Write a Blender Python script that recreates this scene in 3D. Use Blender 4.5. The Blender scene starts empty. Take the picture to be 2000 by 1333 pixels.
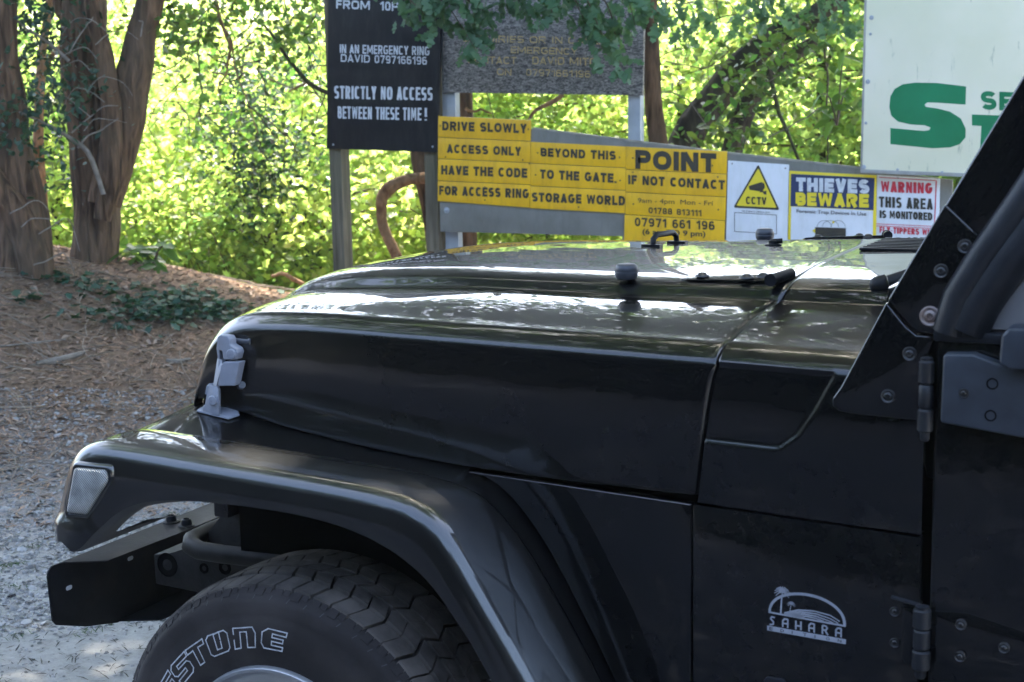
import bpy, bmesh, math, random
import numpy as np
from mathutils import Vector, Matrix, noise

random.seed(7); rng = np.random.default_rng(7)
SC = bpy.context.scene
COL = SC.collection
PI = math.pi

# ------------------------------------------------------------------ camera
F_PX, YAW, PITCH, ROLL = 2887.0, math.radians(25.78), math.radians(8.77), math.radians(-0.98)
CAM = np.array([1.4552, -2.7923, 1.4880])
FW = np.array([-math.sin(YAW)*math.cos(PITCH), math.cos(YAW)*math.cos(PITCH), -math.sin(PITCH)])
_r = np.array([math.cos(YAW), math.sin(YAW), 0.0]); _u = np.cross(_r, FW)
RT = _r*math.cos(ROLL) + _u*math.sin(ROLL); UP = -_r*math.sin(ROLL) + _u*math.cos(ROLL)
cd = bpy.data.cameras.new('camera'); co = bpy.data.objects.new('camera', cd); COL.objects.link(co)
cd.sensor_width = 36.0; cd.lens = 36.0*F_PX/2000.0; cd.clip_start = 0.05; cd.clip_end = 400
co.matrix_world = Matrix(((RT[0], UP[0], -FW[0], CAM[0]), (RT[1], UP[1], -FW[1], CAM[1]),
                          (RT[2], UP[2], -FW[2], CAM[2]), (0, 0, 0, 1)))
cd.dof.use_dof = True; cd.dof.focus_distance = 3.2; cd.dof.aperture_fstop = 9.0
SC.camera = co

# ------------------------------------------------------------------ light
SUN_EL, SUN_AZ = math.radians(59), math.radians(-14)      # azimuth measured from +y towards +x
w = bpy.data.worlds.new('World'); SC.world = w; w.use_nodes = True
nt = w.node_tree; nt.nodes.clear()
sky = nt.nodes.new('ShaderNodeTexSky'); sky.sky_type = 'NISHITA'; sky.sun_disc = False
sky.sun_elevation = SUN_EL; sky.sun_rotation = SUN_AZ; sky.air_density = 1.1; sky.dust_density = 3.2; sky.ozone_density = 1.0
bg = nt.nodes.new('ShaderNodeBackground'); bg.inputs[1].default_value = 0.15
wo = nt.nodes.new('ShaderNodeOutputWorld')
nt.links.new(sky.outputs[0], bg.inputs[0]); nt.links.new(bg.outputs[0], wo.inputs[0])
sl = bpy.data.lights.new('sun', 'SUN'); sl.energy = 3.1; sl.angle = math.radians(0.6); sl.color = (1.0, 0.94, 0.82)
so = bpy.data.objects.new('sun', sl); COL.objects.link(so)
sd = Vector((math.sin(SUN_AZ)*math.cos(SUN_EL), math.cos(SUN_AZ)*math.cos(SUN_EL), math.sin(SUN_EL)))
so.rotation_euler = sd.to_track_quat('Z', 'Y').to_euler()
SC.view_settings.view_transform = 'Standard'; SC.view_settings.look = 'None'
SC.view_settings.exposure = 3.0; SC.view_settings.gamma = 1.0; SC.view_settings.use_curve_mapping = False
SC.cycles.use_denoising = True
SC.cycles.max_bounces = 8; SC.cycles.transparent_max_bounces = 8; SC.cycles.sample_clamp_indirect = 6.0

def ray(px, py):
    return FW + RT*(px-1000)/F_PX - UP*(py-666.5)/F_PX
def at(px, py, Y):                       # a point of the place on the vertical plane y = Y
    D = ray(px, py); return CAM + D*(Y-CAM[1])/D[1]
def atd(px, py, d):                      # a point of the place at horizontal distance d
    D = ray(px, py); return CAM + D*d/math.hypot(D[0], D[1])

# ------------------------------------------------------------------ material helpers
def mat(name, base=(.5, .5, .5), rough=.5, metal=0.0, spec=.5, coat=0.0, coat_rough=.03, noise_col=None, nscale=20, ndetail=6,
        nlo=.35, nhi=.65, bump=0.0, bscale=60, bdist=.01, rough_var=0.0, stretch=None, obj_coords=True, island=0.0, bump2=None):
    m = bpy.data.materials.new(name); m.use_nodes = True; N = m.node_tree.nodes; L = m.node_tree.links
    b = N['Principled BSDF']
    b.inputs['Base Color'].default_value = (*base, 1); b.inputs['Roughness'].default_value = rough
    b.inputs['Metallic'].default_value = metal; b.inputs['Specular IOR Level'].default_value = spec
    b.inputs['Coat Weight'].default_value = coat; b.inputs['Coat Roughness'].default_value = coat_rough
    tc = N.new('ShaderNodeTexCoord'); mp = N.new('ShaderNodeMapping')
    L.new(tc.outputs['Object'], mp.inputs[0])
    if stretch: mp.inputs['Scale'].default_value = stretch
    col = None
    if noise_col is not None:
        nz = N.new('ShaderNodeTexNoise'); nz.inputs['Scale'].default_value = nscale; nz.inputs['Detail'].default_value = ndetail
        L.new(mp.outputs[0], nz.inputs[0])
        cr = N.new('ShaderNodeValToRGB'); cr.color_ramp.elements[0].position = nlo; cr.color_ramp.elements[1].position = nhi
        cr.color_ramp.elements[0].color = (*base, 1); cr.color_ramp.elements[1].color = (*noise_col, 1)
        L.new(nz.outputs[0], cr.inputs[0]); col = cr.outputs[0]
        L.new(col, b.inputs['Base Color'])
        if rough_var:
            mr = N.new('ShaderNodeMapRange'); mr.inputs[3].default_value = rough-rough_var; mr.inputs[4].default_value = rough+rough_var
            L.new(nz.outputs[0], mr.inputs[0]); L.new(mr.outputs[0], b.inputs['Roughness'])
    if island:
        g = N.new('ShaderNodeNewGeometry'); hs = N.new('ShaderNodeHueSaturation')
        mr = N.new('ShaderNodeMapRange'); mr.inputs[3].default_value = 1-island; mr.inputs[4].default_value = 1+island
        L.new(g.outputs['Random Per Island'], mr.inputs[0]); L.new(mr.outputs[0], hs.inputs['Value'])
        if col is not None: L.new(col, hs.inputs['Color'])
        else: hs.inputs['Color'].default_value = (*base, 1)
        L.new(hs.outputs[0], b.inputs['Base Color'])
    if bump:
        n2 = N.new('ShaderNodeTexNoise'); n2.inputs['Scale'].default_value = bscale; n2.inputs['Detail'].default_value = 8
        L.new(mp.outputs[0], n2.inputs[0]); bp = N.new('ShaderNodeBump'); bp.inputs['Strength'].default_value = bump
        bp.inputs['Distance'].default_value = bdist
        L.new(n2.outputs[0], bp.inputs['Height']); L.new(bp.outputs[0], b.inputs['Normal'])
        if coat: L.new(bp.outputs[0], b.inputs['Coat Normal'])
    return m

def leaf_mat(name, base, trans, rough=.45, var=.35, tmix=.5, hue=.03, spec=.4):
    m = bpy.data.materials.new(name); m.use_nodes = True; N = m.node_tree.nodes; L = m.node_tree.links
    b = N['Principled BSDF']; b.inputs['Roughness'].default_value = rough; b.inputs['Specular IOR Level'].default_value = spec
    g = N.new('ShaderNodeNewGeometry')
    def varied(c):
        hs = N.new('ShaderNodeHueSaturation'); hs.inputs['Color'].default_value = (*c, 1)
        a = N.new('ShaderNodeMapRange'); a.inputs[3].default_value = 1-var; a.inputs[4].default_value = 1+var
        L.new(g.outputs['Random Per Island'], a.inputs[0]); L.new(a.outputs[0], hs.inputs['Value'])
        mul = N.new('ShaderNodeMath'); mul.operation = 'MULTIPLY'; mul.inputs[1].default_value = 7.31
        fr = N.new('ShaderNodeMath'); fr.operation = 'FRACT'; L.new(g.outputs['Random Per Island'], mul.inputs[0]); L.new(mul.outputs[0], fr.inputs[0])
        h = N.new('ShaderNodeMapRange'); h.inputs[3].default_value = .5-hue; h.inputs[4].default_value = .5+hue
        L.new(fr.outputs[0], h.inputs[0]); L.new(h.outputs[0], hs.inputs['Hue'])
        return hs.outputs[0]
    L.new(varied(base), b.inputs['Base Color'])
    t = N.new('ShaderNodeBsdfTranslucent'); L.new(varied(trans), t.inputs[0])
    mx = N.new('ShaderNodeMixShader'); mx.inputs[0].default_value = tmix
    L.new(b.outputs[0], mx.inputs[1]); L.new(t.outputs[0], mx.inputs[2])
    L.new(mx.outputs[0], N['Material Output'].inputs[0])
    return m

def bark_mat(name, a, b_, c, zscale=.12, scale=34, bump=.9):
    m = bpy.data.materials.new(name); m.use_nodes = True; N = m.node_tree.nodes; L = m.node_tree.links
    b = N['Principled BSDF']; b.inputs['Roughness'].default_value = .9; b.inputs['Specular IOR Level'].default_value = .2
    tc = N.new('ShaderNodeTexCoord'); mp = N.new('ShaderNodeMapping'); mp.inputs['Scale'].default_value = (1, 1, zscale)
    L.new(tc.outputs['Object'], mp.inputs[0])
    n1 = N.new('ShaderNodeTexNoise'); n1.inputs['Scale'].default_value = scale; n1.inputs['Detail'].default_value = 9; n1.inputs['Distortion'].default_value = .6
    n2 = N.new('ShaderNodeTexNoise'); n2.inputs['Scale'].default_value = 3.0; n2.inputs['Detail'].default_value = 4
    L.new(mp.outputs[0], n1.inputs[0]); L.new(tc.outputs['Object'], n2.inputs[0])
    r1 = N.new('ShaderNodeValToRGB'); e = r1.color_ramp.elements; e[0].position = .36; e[0].color = (*a, 1); e[1].position = .66; e[1].color = (*b_, 1)
    L.new(n1.outputs[0], r1.inputs[0])
    mx = N.new('ShaderNodeMix'); mx.data_type = 'RGBA'; r2 = N.new('ShaderNodeValToRGB'); r2.color_ramp.elements[0].position = .45; r2.color_ramp.elements[1].position = .62
    L.new(n2.outputs[0], r2.inputs[0]); L.new(r2.outputs[0], mx.inputs[0]); L.new(r1.outputs[0], mx.inputs[6]); mx.inputs[7].default_value = (*c, 1)
    mm = N.new('ShaderNodeMix'); mm.data_type = 'RGBA'; mm.inputs[0].default_value = .45
    L.new(r1.outputs[0], mm.inputs[6]); L.new(mx.outputs[2], mm.inputs[7]); L.new(mm.outputs[2], b.inputs['Base Color'])
    bp = N.new('ShaderNodeBump'); bp.inputs['Strength'].default_value = bump; bp.inputs['Distance'].default_value = .03
    L.new(n1.outputs[0], bp.inputs['Height']); L.new(bp.outputs[0], b.inputs['Normal'])
    return m

M = {}
def paint_mat():
    m = bpy.data.materials.new('black_car_paint'); m.use_nodes = True; N = m.node_tree.nodes; L = m.node_tree.links
    b = N['Principled BSDF']; b.inputs['Base Color'].default_value = (.004, .0045, .0055, 1)
    b.inputs['Roughness'].default_value = .35; b.inputs['Coat Weight'].default_value = 1.0; b.inputs['Coat Roughness'].default_value = .02
    b.inputs['Coat IOR'].default_value = 1.48; b.inputs['Specular IOR Level'].default_value = .12
    tc = N.new('ShaderNodeTexCoord')
    # thin road dust: a little more diffuse where the noise is high
    n1 = N.new('ShaderNodeTexNoise'); n1.inputs['Scale'].default_value = 3.2; n1.inputs['Detail'].default_value = 9; n1.inputs['Roughness'].default_value = .7
    L.new(tc.outputs['Object'], n1.inputs[0])
    r = N.new('ShaderNodeValToRGB'); r.color_ramp.elements[0].position = .35; r.color_ramp.elements[1].position = .8
    r.color_ramp.elements[0].color = (.0012, .0014, .002, 1); r.color_ramp.elements[1].color = (.0045, .0045, .005, 1)
    L.new(n1.outputs[0], r.inputs[0]); L.new(r.outputs[0], b.inputs['Base Color'])
    sp = N.new('ShaderNodeTexNoise'); sp.inputs['Scale'].default_value = 260; sp.inputs['Detail'].default_value = 2
    L.new(tc.outputs['Object'], sp.inputs[0])
    r2 = N.new('ShaderNodeMapRange'); r2.inputs[1].default_value = .45; r2.inputs[2].default_value = .8; r2.inputs[3].default_value = .008; r2.inputs[4].default_value = .035
    L.new(sp.outputs[0], r2.inputs[0]); L.new(r2.outputs[0], b.inputs['Coat Roughness'])
    # orange peel and slightly wavy sheet
    n2 = N.new('ShaderNodeTexNoise'); n2.inputs['Scale'].default_value = 9; n2.inputs['Detail'].default_value = 1.5
    n3 = N.new('ShaderNodeTexNoise'); n3.inputs['Scale'].default_value = 320; n3.inputs['Detail'].default_value = 1
    L.new(tc.outputs['Object'], n2.inputs[0]); L.new(tc.outputs['Object'], n3.inputs[0])
    ad = N.new('ShaderNodeMath'); ad.operation = 'MULTIPLY_ADD'; ad.inputs[1].default_value = .012
    L.new(n3.outputs[0], ad.inputs[0]); L.new(n2.outputs[0], ad.inputs[2])
    bp = N.new('ShaderNodeBump'); bp.inputs['Strength'].default_value = .5; bp.inputs['Distance'].default_value = .0016
    L.new(ad.outputs[0], bp.inputs['Height']); L.new(bp.outputs[0], b.inputs['Coat Normal']); L.new(bp.outputs[0], b.inputs['Normal'])
    return m
M['paint'] = paint_mat()
M['flare'] = mat('flare_gloss_black', (.0015, .0017, .0022), .4, coat=1.0, coat_rough=.03, noise_col=(.005, .005, .0055), nscale=6, bump=.12, bscale=6, bdist=.003, spec=.3)
M['flare'].node_tree.nodes['Principled BSDF'].inputs['Coat IOR'].default_value = 1.62
M['lip'] = mat('worn_black_plastic', (.035, .034, .036), .62, noise_col=(.055, .053, .053), nscale=14, bump=.2, bscale=300, bdist=.001)
M['bracket'] = mat('blue_black_bracket', (.018, .022, .03), .5, noise_col=(.028, .034, .045), nscale=30, bump=.15, bscale=400, bdist=.001)
M['plastic'] = mat('dull_black_plastic', (.007, .008, .011), .45, spec=.35, noise_col=(.014, .015, .018), nscale=30, bump=.15, bscale=400, bdist=.001)
M['rubber'] = mat('black_rubber', (.03, .032, .04), .45, noise_col=(.045, .048, .058), nscale=40)
M['steel'] = mat('black_coated_steel', (.005, .006, .009), .5, spec=.2, noise_col=(.022, .021, .018), nscale=9, nlo=.5, nhi=.8, bump=.25, bscale=90, bdist=.002, rough_var=.12)
M['dark'] = mat('dark_underside', (.004, .004, .004), .9, spec=0.0)  # flat black without gloss, stands in for shade in gaps and holes too
M['under'] = mat('dusty_frame_steel', (.005, .005, .006), .7, spec=.25, noise_col=(.014, .013, .012), nscale=18, bump=.3, bscale=60)
M['latch'] = mat('grey_painted_casting', (.18, .19, .225), .55, noise_col=(.23, .24, .28), nscale=25, bump=.12, bscale=220, bdist=.001)
M['bolt'] = mat('worn_bolt', (.010, .010, .012), .4, metal=.0, noise_col=(.022, .020, .019), nscale=60)
M['bolt_silver'] = mat('silver_bolt', (.22, .18, .17), .5, metal=.5, noise_col=(.16, .11, .09), nscale=70)
M['alu'] = mat('cast_aluminium', (.42, .43, .45), .32, metal=.75, noise_col=(.5, .5, .52), nscale=12, bump=.08, bscale=60)
M['dirtline'] = mat('rim_shadow_paint', (.1, .1, .11), .5, metal=.3)  # dark grey painted as the shade inside the rim holes
M['white_line'] = mat('raised_white_rubber', (.5, .5, .52), .7, noise_col=(.2, .2, .2), nscale=90, nlo=.45, nhi=.75)
M['decal'] = mat('silver_decal', (.30, .31, .35), .45, noise_col=(.24, .25, .29), nscale=30)
def tyre_mat():
    m = mat('tyre_rubber', (.020, .017, .0165), .8, noise_col=(.052, .044, .041), nscale=7, nlo=.38, nhi=.72, bump=.35, bscale=140, bdist=.002, spec=.25)
    return m
M['tyre'] = tyre_mat()
M['tread'] = mat('dusty_tread', (.048, .042, .038), .9, noise_col=(.115, .10, .088), nscale=16, bump=.5, bscale=120, bdist=.003, spec=.15)
M['windowplastic'] = mat('tinted_side_window', (.18, .17, .17), .12, coat=.5, noise_col=(.24, .23, .23), nscale=3)
def lens_mat():
    m = mat('ribbed_lens', (.48, .48, .46), .18, spec=.6, coat=.6)
    N = m.node_tree.nodes; L = m.node_tree.links; b = N['Principled BSDF']
    tc = N.new('ShaderNodeTexCoord'); wv = N.new('ShaderNodeTexWave'); wv.wave_type = 'BANDS'; wv.bands_direction = 'DIAGONAL'
    wv.inputs['Scale'].default_value = 120; wv.inputs['Distortion'].default_value = .3
    L.new(tc.outputs['Object'], wv.inputs[0])
    bp = N.new('ShaderNodeBump'); bp.inputs['Strength'].default_value = .7; bp.inputs['Distance'].default_value = .002
    L.new(wv.outputs[0], bp.inputs['Height']); L.new(bp.outputs[0], b.inputs['Normal'])
    nz = N.new('ShaderNodeTexNoise'); nz.inputs['Scale'].default_value = 30; L.new(tc.outputs['Object'], nz.inputs[0])
    cr = N.new('ShaderNodeValToRGB'); cr.color_ramp.elements[0].color = (.17, .17, .155, 1); cr.color_ramp.elements[1].color = (.40, .395, .37, 1)
    cr.color_ramp.elements[0].position = .3; cr.color_ramp.elements[1].position = .65
    L.new(nz.outputs[0], cr.inputs[0])
    dk = N.new('ShaderNodeMix'); dk.data_type = 'RGBA'; dk.blend_type = 'MULTIPLY'; dk.inputs[0].default_value = .55
    L.new(cr.outputs[0], dk.inputs[6]); L.new(wv.outputs[0], dk.inputs[7]); L.new(dk.outputs[2], b.inputs['Base Color'])
    return m
M['lens'] = lens_mat()
M['glass'] = mat('dark_glass', (.02, .022, .025), .03, spec=.6, coat=1.0)

# ------------------------------------------------------------------ object helpers
def tag(o, label=None, cat=None, group=None, kind=None):
    if label: o['label'] = label
    if cat: o['category'] = cat
    if group: o['group'] = group
    if kind: o['kind'] = kind
    return o
def empty(name, loc=(0, 0, 0), label=None, cat=None, group=None):
    o = bpy.data.objects.new(name, None); COL.objects.link(o); o.location = loc; o.empty_display_size = .1
    return tag(o, label, cat, group)
def link(name, me, m=None, parent=None, smooth=False):
    if m is not None:
        me.materials.clear(); me.materials.append(m)
    if smooth:
        me.polygons.foreach_set('use_smooth', np.ones(len(me.polygons), dtype=bool))
    o = bpy.data.objects.new(name, me); COL.objects.link(o)
    if parent is not None:
        o.parent = parent; 
        o.matrix_parent_inverse = parent_inv(parent)
    return o
def parent_inv(p):
    mtx = Matrix.Identity(4)
    while p is not None:
        mtx = Matrix.LocRotScale(p.location, p.rotation_euler, p.scale) @ mtx
        p = p.parent
        if p is not None and False: pass
    return mtx.inverted()
def npmesh(name, V, F):
    """V (N,3); F list of faces or (M,k) array"""
    me = bpy.data.meshes.new(name)
    if isinstance(F, np.ndarray):
        k = F.shape[1]; me.vertices.add(len(V)); me.vertices.foreach_set('co', np.asarray(V, dtype=np.float32).ravel())
        me.loops.add(F.size); me.loops.foreach_set('vertex_index', F.astype(np.int32).ravel())
        me.polygons.add(len(F)); me.polygons.foreach_set('loop_start', np.arange(0, F.size, k, dtype=np.int32))
        me.update(calc_edges=True)
    else:
        me.from_pydata([tuple(map(float, v)) for v in V], [], F); me.update()
    return me
def sharp(me, ang=35):
    me.set_sharp_from_angle(angle=math.radians(ang))
def grid_faces(n, m, close=False, flip=False):
    F = []
    for i in range(n-1):
        for j in range(m if close else m-1):
            a, b = i*m+j, i*m+(j+1) % m; c, d = b+m, a+m
            F.append((a, d, c, b) if flip else (a, b, c, d))
    return F
def gridobj(name, P, m, parent, flip=False, ang=None, close=False):
    P = np.asarray(P, float); n, k = P.shape[:2]
    me = npmesh(name, P.reshape(-1, 3), grid_faces(n, k, close, flip))
    o = link(name, me, m, parent, smooth=True)
    if ang: sharp(me, ang)
    return o
class MB:
    def __init__(s): s.v = []; s.f = []
    def add(s, V, F):
        b = len(s.v); s.v += [tuple(map(float, v)) for v in V]; s.f += [tuple(b+i for i in f) for f in F]; return s
    def box(s, lo, hi, mtx=None):
        x0, y0, z0 = lo; x1, y1, z1 = hi
        V = [(x0, y0, z0), (x1, y0, z0), (x1, y1, z0), (x0, y1, z0), (x0, y0, z1), (x1, y0, z1), (x1, y1, z1), (x0, y1, z1)]
        if mtx is not None: V = [tuple(mtx @ Vector(v)) for v in V]
        return s.add(V, [(0, 3, 2, 1), (4, 5, 6, 7), (0, 1, 5, 4), (1, 2, 6, 5), (2, 3, 7, 6), (3, 0, 4, 7)])
    def tube(s, pts, rad, seg=10, caps=True, rfun=None, flat=None):
        pts = [Vector(p) for p in pts]; n = len(pts)
        if not hasattr(rad, '__len__'): rad = [rad]*n
        V = []; up = None
        for i, p in enumerate(pts):
            t = (pts[min(i+1, n-1)]-pts[max(i-1, 0)]).normalized()
            if up is None:
                up = Vector((0, 0, 1)) if abs(t.z) < .9 else Vector((1, 0, 0))
            a = t.cross(up).normalized(); b = a.cross(t).normalized(); up = b
            for k in range(seg):
                th = 2*PI*k/seg; r = rad[i]*(rfun(p, th) if rfun else 1)
                V.append(p+a*(math.cos(th)*r)+b*(math.sin(th)*r))
        F = []
        for i in range(n-1):
            for k in range(seg):
                a_ = i*seg+k; b_ = i*seg+(k+1) % seg; F.append((a_, b_, b_+seg, a_+seg))
        if caps: F.append(tuple(range(seg))[::-1]); F.append(tuple((n-1)*seg+k for k in range(seg)))
        return s.add(V, F)
    def lathe(s, origin, axis, prof, seg=24, caps=True):
        """prof: (r, h) pairs along axis"""
        o = Vector(origin); ax = Vector(axis).normalized(); up = Vector((0, 0, 1)) if abs(ax.z) < .9 else Vector((1, 0, 0))
        a = ax.cross(up).normalized(); b = ax.cross(a)
        V = []
        for r, h in prof:
            for k in range(seg):
                th = 2*PI*k/seg; V.append(o+ax*h+a*(r*math.cos(th))+b*(r*math.sin(th)))
        n = len(prof); F = []
        for i in range(n-1):
            for k in range(seg):
                a_ = i*seg+k; b_ = i*seg+(k+1) % seg; F.append((a_, a_+seg, b_+seg, b_))
        if caps: F.append(tuple(range(seg))); F.append(tuple((n-1)*seg+k for k in range(seg))[::-1])
        return s.add(V, F)
    def prism(s, poly, d):
        """poly 3D points, thickened by vector d"""
        n = len(poly); d = Vector(d); V = [Vector(p) for p in poly]+[Vector(p)+d for p in poly]
        F = [tuple(range(n)), tuple(range(2*n-1, n-1, -1))]+[(i, i+n, (i+1) % n+n, (i+1) % n) for i in range(n)]
        return s.add(V, F)
    def build(s, name, m, parent=None, smooth=False, ang=30, bevel=0, seg=2):
        me = npmesh(name, s.v, s.f)
        bm = bmesh.new(); bm.from_mesh(me); bmesh.ops.recalc_face_normals(bm, faces=bm.faces)
        if bevel:
            es = [e for e in bm.edges if len(e.link_faces) == 2 and e.calc_face_angle(0) > math.radians(25)]
            bmesh.ops.bevel(bm, geom=es, offset=bevel, segments=seg, affect='EDGES', profile=.6, clamp_overlap=True)
        bm.to_mesh(me); bm.free()
        o = link(name, me, m, parent, smooth=smooth or bevel > 0)
        if smooth or bevel: sharp(me, ang)
        return o
def rect_round(c0, c1, r, n=4):
    (x0, y0), (x1, y1) = c0, c1; P = []
    for cx, cy, a0 in ((x1-r, y1-r, 0), (x0+r, y1-r, 90), (x0+r, y0+r, 180), (x1-r, y0+r, 270)):
        for k in range(n+1):
            a = math.radians(a0+90*k/n); P.append((cx+r*math.cos(a), cy+r*math.sin(a)))
    return P
def interp(x, xs, ys): return float(np.interp(x, xs, ys))
def sstep(a, b, x):
    t = np.clip((x-a)/(b-a), 0, 1); return t*t*(3-2*t)
def mirror_copy(o, parent=None, label=None):
    """the same piece on the far side of the car"""
    me = o.data.copy(); me.transform(Matrix.Diagonal((1, -1, 1, 1))); me.flip_normals()
    c = bpy.data.objects.new(o.name.split('.')[0], me); COL.objects.link(c)
    c.parent = parent or o.parent; c.matrix_parent_inverse = o.matrix_parent_inverse.copy()
    if label: c['label'] = label
    for ch in list(o.children):
        mirror_copy(ch, c)
    return c

# lettering
_txt = {}
def text_data(s, bold=.02, spacing=1.0, res=3):
    key = (s, bold, spacing)
    if key in _txt: return _txt[key]
    cu = bpy.data.curves.new('txt', 'FONT'); cu.body = s; cu.offset = bold; cu.space_character = spacing; cu.resolution_u = res
    cu.fill_mode = 'BOTH' if hasattr(cu, 'fill_mode') else cu.fill_mode
    ob = bpy.data.objects.new('txt', cu); COL.objects.link(ob)
    dg = bpy.context.evaluated_depsgraph_get(); dg.update()
    me = bpy.data.meshes.new_from_object(ob.evaluated_get(dg))
    V = np.array([v.co[:2] for v in me.vertices]); Fc = [tuple(p.vertices) for p in me.polygons]
    bpy.data.objects.remove(ob); bpy.data.curves.remove(cu); bpy.data.meshes.remove(me)
    lo = V.min(0); hi = V.max(0); V = (V-lo)/(hi-lo)
    _txt[key] = (V, Fc); return V, Fc
def lettering(s, bl, br, tl, m, parent, bold=.02, spacing=1.0, out=(0, -.002, 0), name='lettering'):
    """flat print: bottom-left, bottom-right and top-left corner of the text box in the place"""
    V, Fc = text_data(s, bold, spacing); bl, br, tl = map(np.array, (bl, br, tl))
    P = bl+np.outer(V[:, 0], br-bl)+np.outer(V[:, 1], tl-bl)+np.array(out)
    return link(name, npmesh(name, P, Fc), m, parent)

def _arc(cx, cy, rx, ry, a0, a1, n=12, sq=2.0):
    out = []
    for k in range(n+1):
        a = math.radians(a0+(a1-a0)*k/n); c, s_ = math.cos(a), math.sin(a)
        out.append((cx+rx*math.copysign(abs(c)**(2/sq), c), cy+ry*math.copysign(abs(s_)**(2/sq), s_)))
    return out
WID = dict(A=.74, B=.70, C=.74, D=.73, E=.64, F=.60, G=.78, H=.73, I=.20, K=.74, L=.60, M=.98, N=.74, O=.80, P=.68, R=.74, S=.70, T=.66, U=.73, V=.72, W=1.0, Y=.70, Q=.8)
WID.update({d: .56 for d in '023456789'}); WID.update({'1': .36, ' ': .34, '.': .18, '!': .2, '(': .25, ')': .25, '-': .35})
def glyph(c, w, t, sq):
    L, R, B, T, m = t/2, w-t/2, t/2, 1-t/2, .5; cx = w/2; A = lambda a0, a1, cy=m, ry=None, x=None, rx=None, n=14: _arc(cx if x is None else x, cy, (R-L)/2 if rx is None else rx, (T-B)/2 if ry is None else ry, a0, a1, n, sq)
    q = (T-B)/4
    if c in 'OQ': return [A(90, 450, n=28)]
    if c == '0': return [A(90, 450, n=24)]
    if c == 'C': return [A(42, 318, n=20)]
    if c == 'G': return [A(42, 350, n=20)+[(R, .46), (cx+.02, .46)]]
    if c == 'S': return [_arc(cx, T-q, (R-L)/2, q, 28, 90, 5, sq)[:-1]+_arc(cx, T-q, (R-L)/2, q, 90, 270, 10, sq)[:-1]+_arc(cx, B+q, (R-L)/2, q, 90, -152, 14, sq)]
    if c == 'D': return [[(L, B), (L, T)]+_arc(cx-.02, m, R-cx+.02, (T-B)/2, 90, -90, 12, sq)+[(L, B)]]
    if c == 'U': return [[(L, 1), (L, B+.28)]+_arc(cx, B+.28, (R-L)/2, .28, 180, 360, 10, sq)+[(R, 1)]]
    if c == 'B': return [[(L, B), (L, T)]+_arc(R-.22, T-q, .2, q, 90, -90, 8, sq)+[(L, m)], [(L, m)]+_arc(R-.2, B+q, .2, q, 90, -90, 8, sq)+[(L, B)]]
    if c == 'P': return [[(L, 0), (L, T)]+_arc(R-.22, T-q*1.1, .22, q*1.1, 90, -90, 8, sq)+[(L, T-2.2*q)]]
    if c == 'R': return [[(L, 0), (L, T)]+_arc(R-.24, T-q*1.05, .22, q*1.05, 90, -90, 8, sq)+[(L, T-2.1*q)], [(cx-.02, T-2.1*q), (R, 0)]]
    if c == 'A': return [[(t*.45, 0), (cx-.01, T)], [(cx+.01, T), (w-t*.45, 0)], [(t*.9, .27), (w-t*.9, .27)], [(cx-t*.55, T), (cx+t*.55, T)]]
    if c == 'E': return [[(w, T), (L, T), (L, B), (w, B)], [(L, m), (w*.93, m)]]
    if c == 'F': return [[(w, T), (L, T), (L, 0)], [(L, m), (w*.9, m)]]
    if c == 'H': return [[(L, 0), (L, 1)], [(R, 0), (R, 1)], [(L, m), (R, m)]]
    if c == 'I': return [[(cx, 0), (cx, 1)]]
    if c == 'K': return [[(L, 0), (L, 1)], [(L, .38), (R, 1)], [(cx-.08, .58), (R+.02, 0)]]
    if c == 'L': return [[(L, 1), (L, B), (w, B)]]
    if c == 'M': return [[(L, 0), (L, 1)], [(R, 0), (R, 1)], [(L+t*.2, .97), (cx, .2)], [(cx, .2), (R-t*.2, .97)]]
    if c == 'N': return [[(L, 0), (L, 1)], [(R, 0), (R, 1)], [(L+t*.15, .96), (R-t*.15, .04)]]
    if c == 'T': return [[(0, T), (w, T)], [(cx, T), (cx, 0)]]
    if c == 'V': return [[(t*.45, 1), (cx, .04)], [(cx, .04), (w-t*.45, 1)]]
    if c == 'W': return [[(t*.4, 1), (w*.27, .03)], [(w*.27, .03), (cx, .95)], [(cx, .95), (w*.73, .03)], [(w*.73, .03), (w-t*.4, 1)]]
    if c == 'Y': return [[(t*.45, 1), (cx, .42)], [(w-t*.45, 1), (cx, .42)], [(cx, .46), (cx, 0)]]
    if c == '1': return [[(w-t/2, 0), (w-t/2, 1)], [(w-t/2, .93), (.02, .70)]]
    if c == '2': return [_arc(cx, T-q*1.05, (R-L)/2, q*1.05, 165, -35, 12, sq)+[(L+.02, B), (w, B)]]
    if c == '3': return [_arc(cx-.02, T-q, (R-L)/2, q, 150, -90, 12, sq), _arc(cx-.02, B+q, (R-L)/2, q, 90, -150, 12, sq)]
    if c == '4': return [[(R-.06, 0), (R-.06, 1)], [(R-.06, .96), (L, .27), (w, .27)]]
    if c == '5': return [[(w*.95, T), (L+.03, T), (L, .52)]+_arc(cx, B+q*1.15, (R-L)/2, q*1.15, 130, -150, 12, sq)]
    if c == '6': return [_arc(cx, B+q*1.15, (R-L)/2, q*1.15, 180, -180, 16, sq)+[(L, .55)]+_arc(cx, T-.32, (R-L)/2, .32, 180, 40, 8, sq)]
    if c == '9': return [_arc(cx, T-q*1.15, (R-L)/2, q*1.15, 0, 360, 16, sq)+[(R, .45)]+_arc(cx, B+.32, (R-L)/2, .32, 0, -140, 8, sq)]
    if c == '7': return [[(0, T), (R, T), (w*.38, 0)]]
    if c == '8': return [_arc(cx, T-q, (R-L)/2*.93, q, -90, 270, 18, sq), _arc(cx, B+q, (R-L)/2, q, 90, 450, 18, sq)]
    if c == '.': return [[(cx, 0), (cx, t)]]
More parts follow.
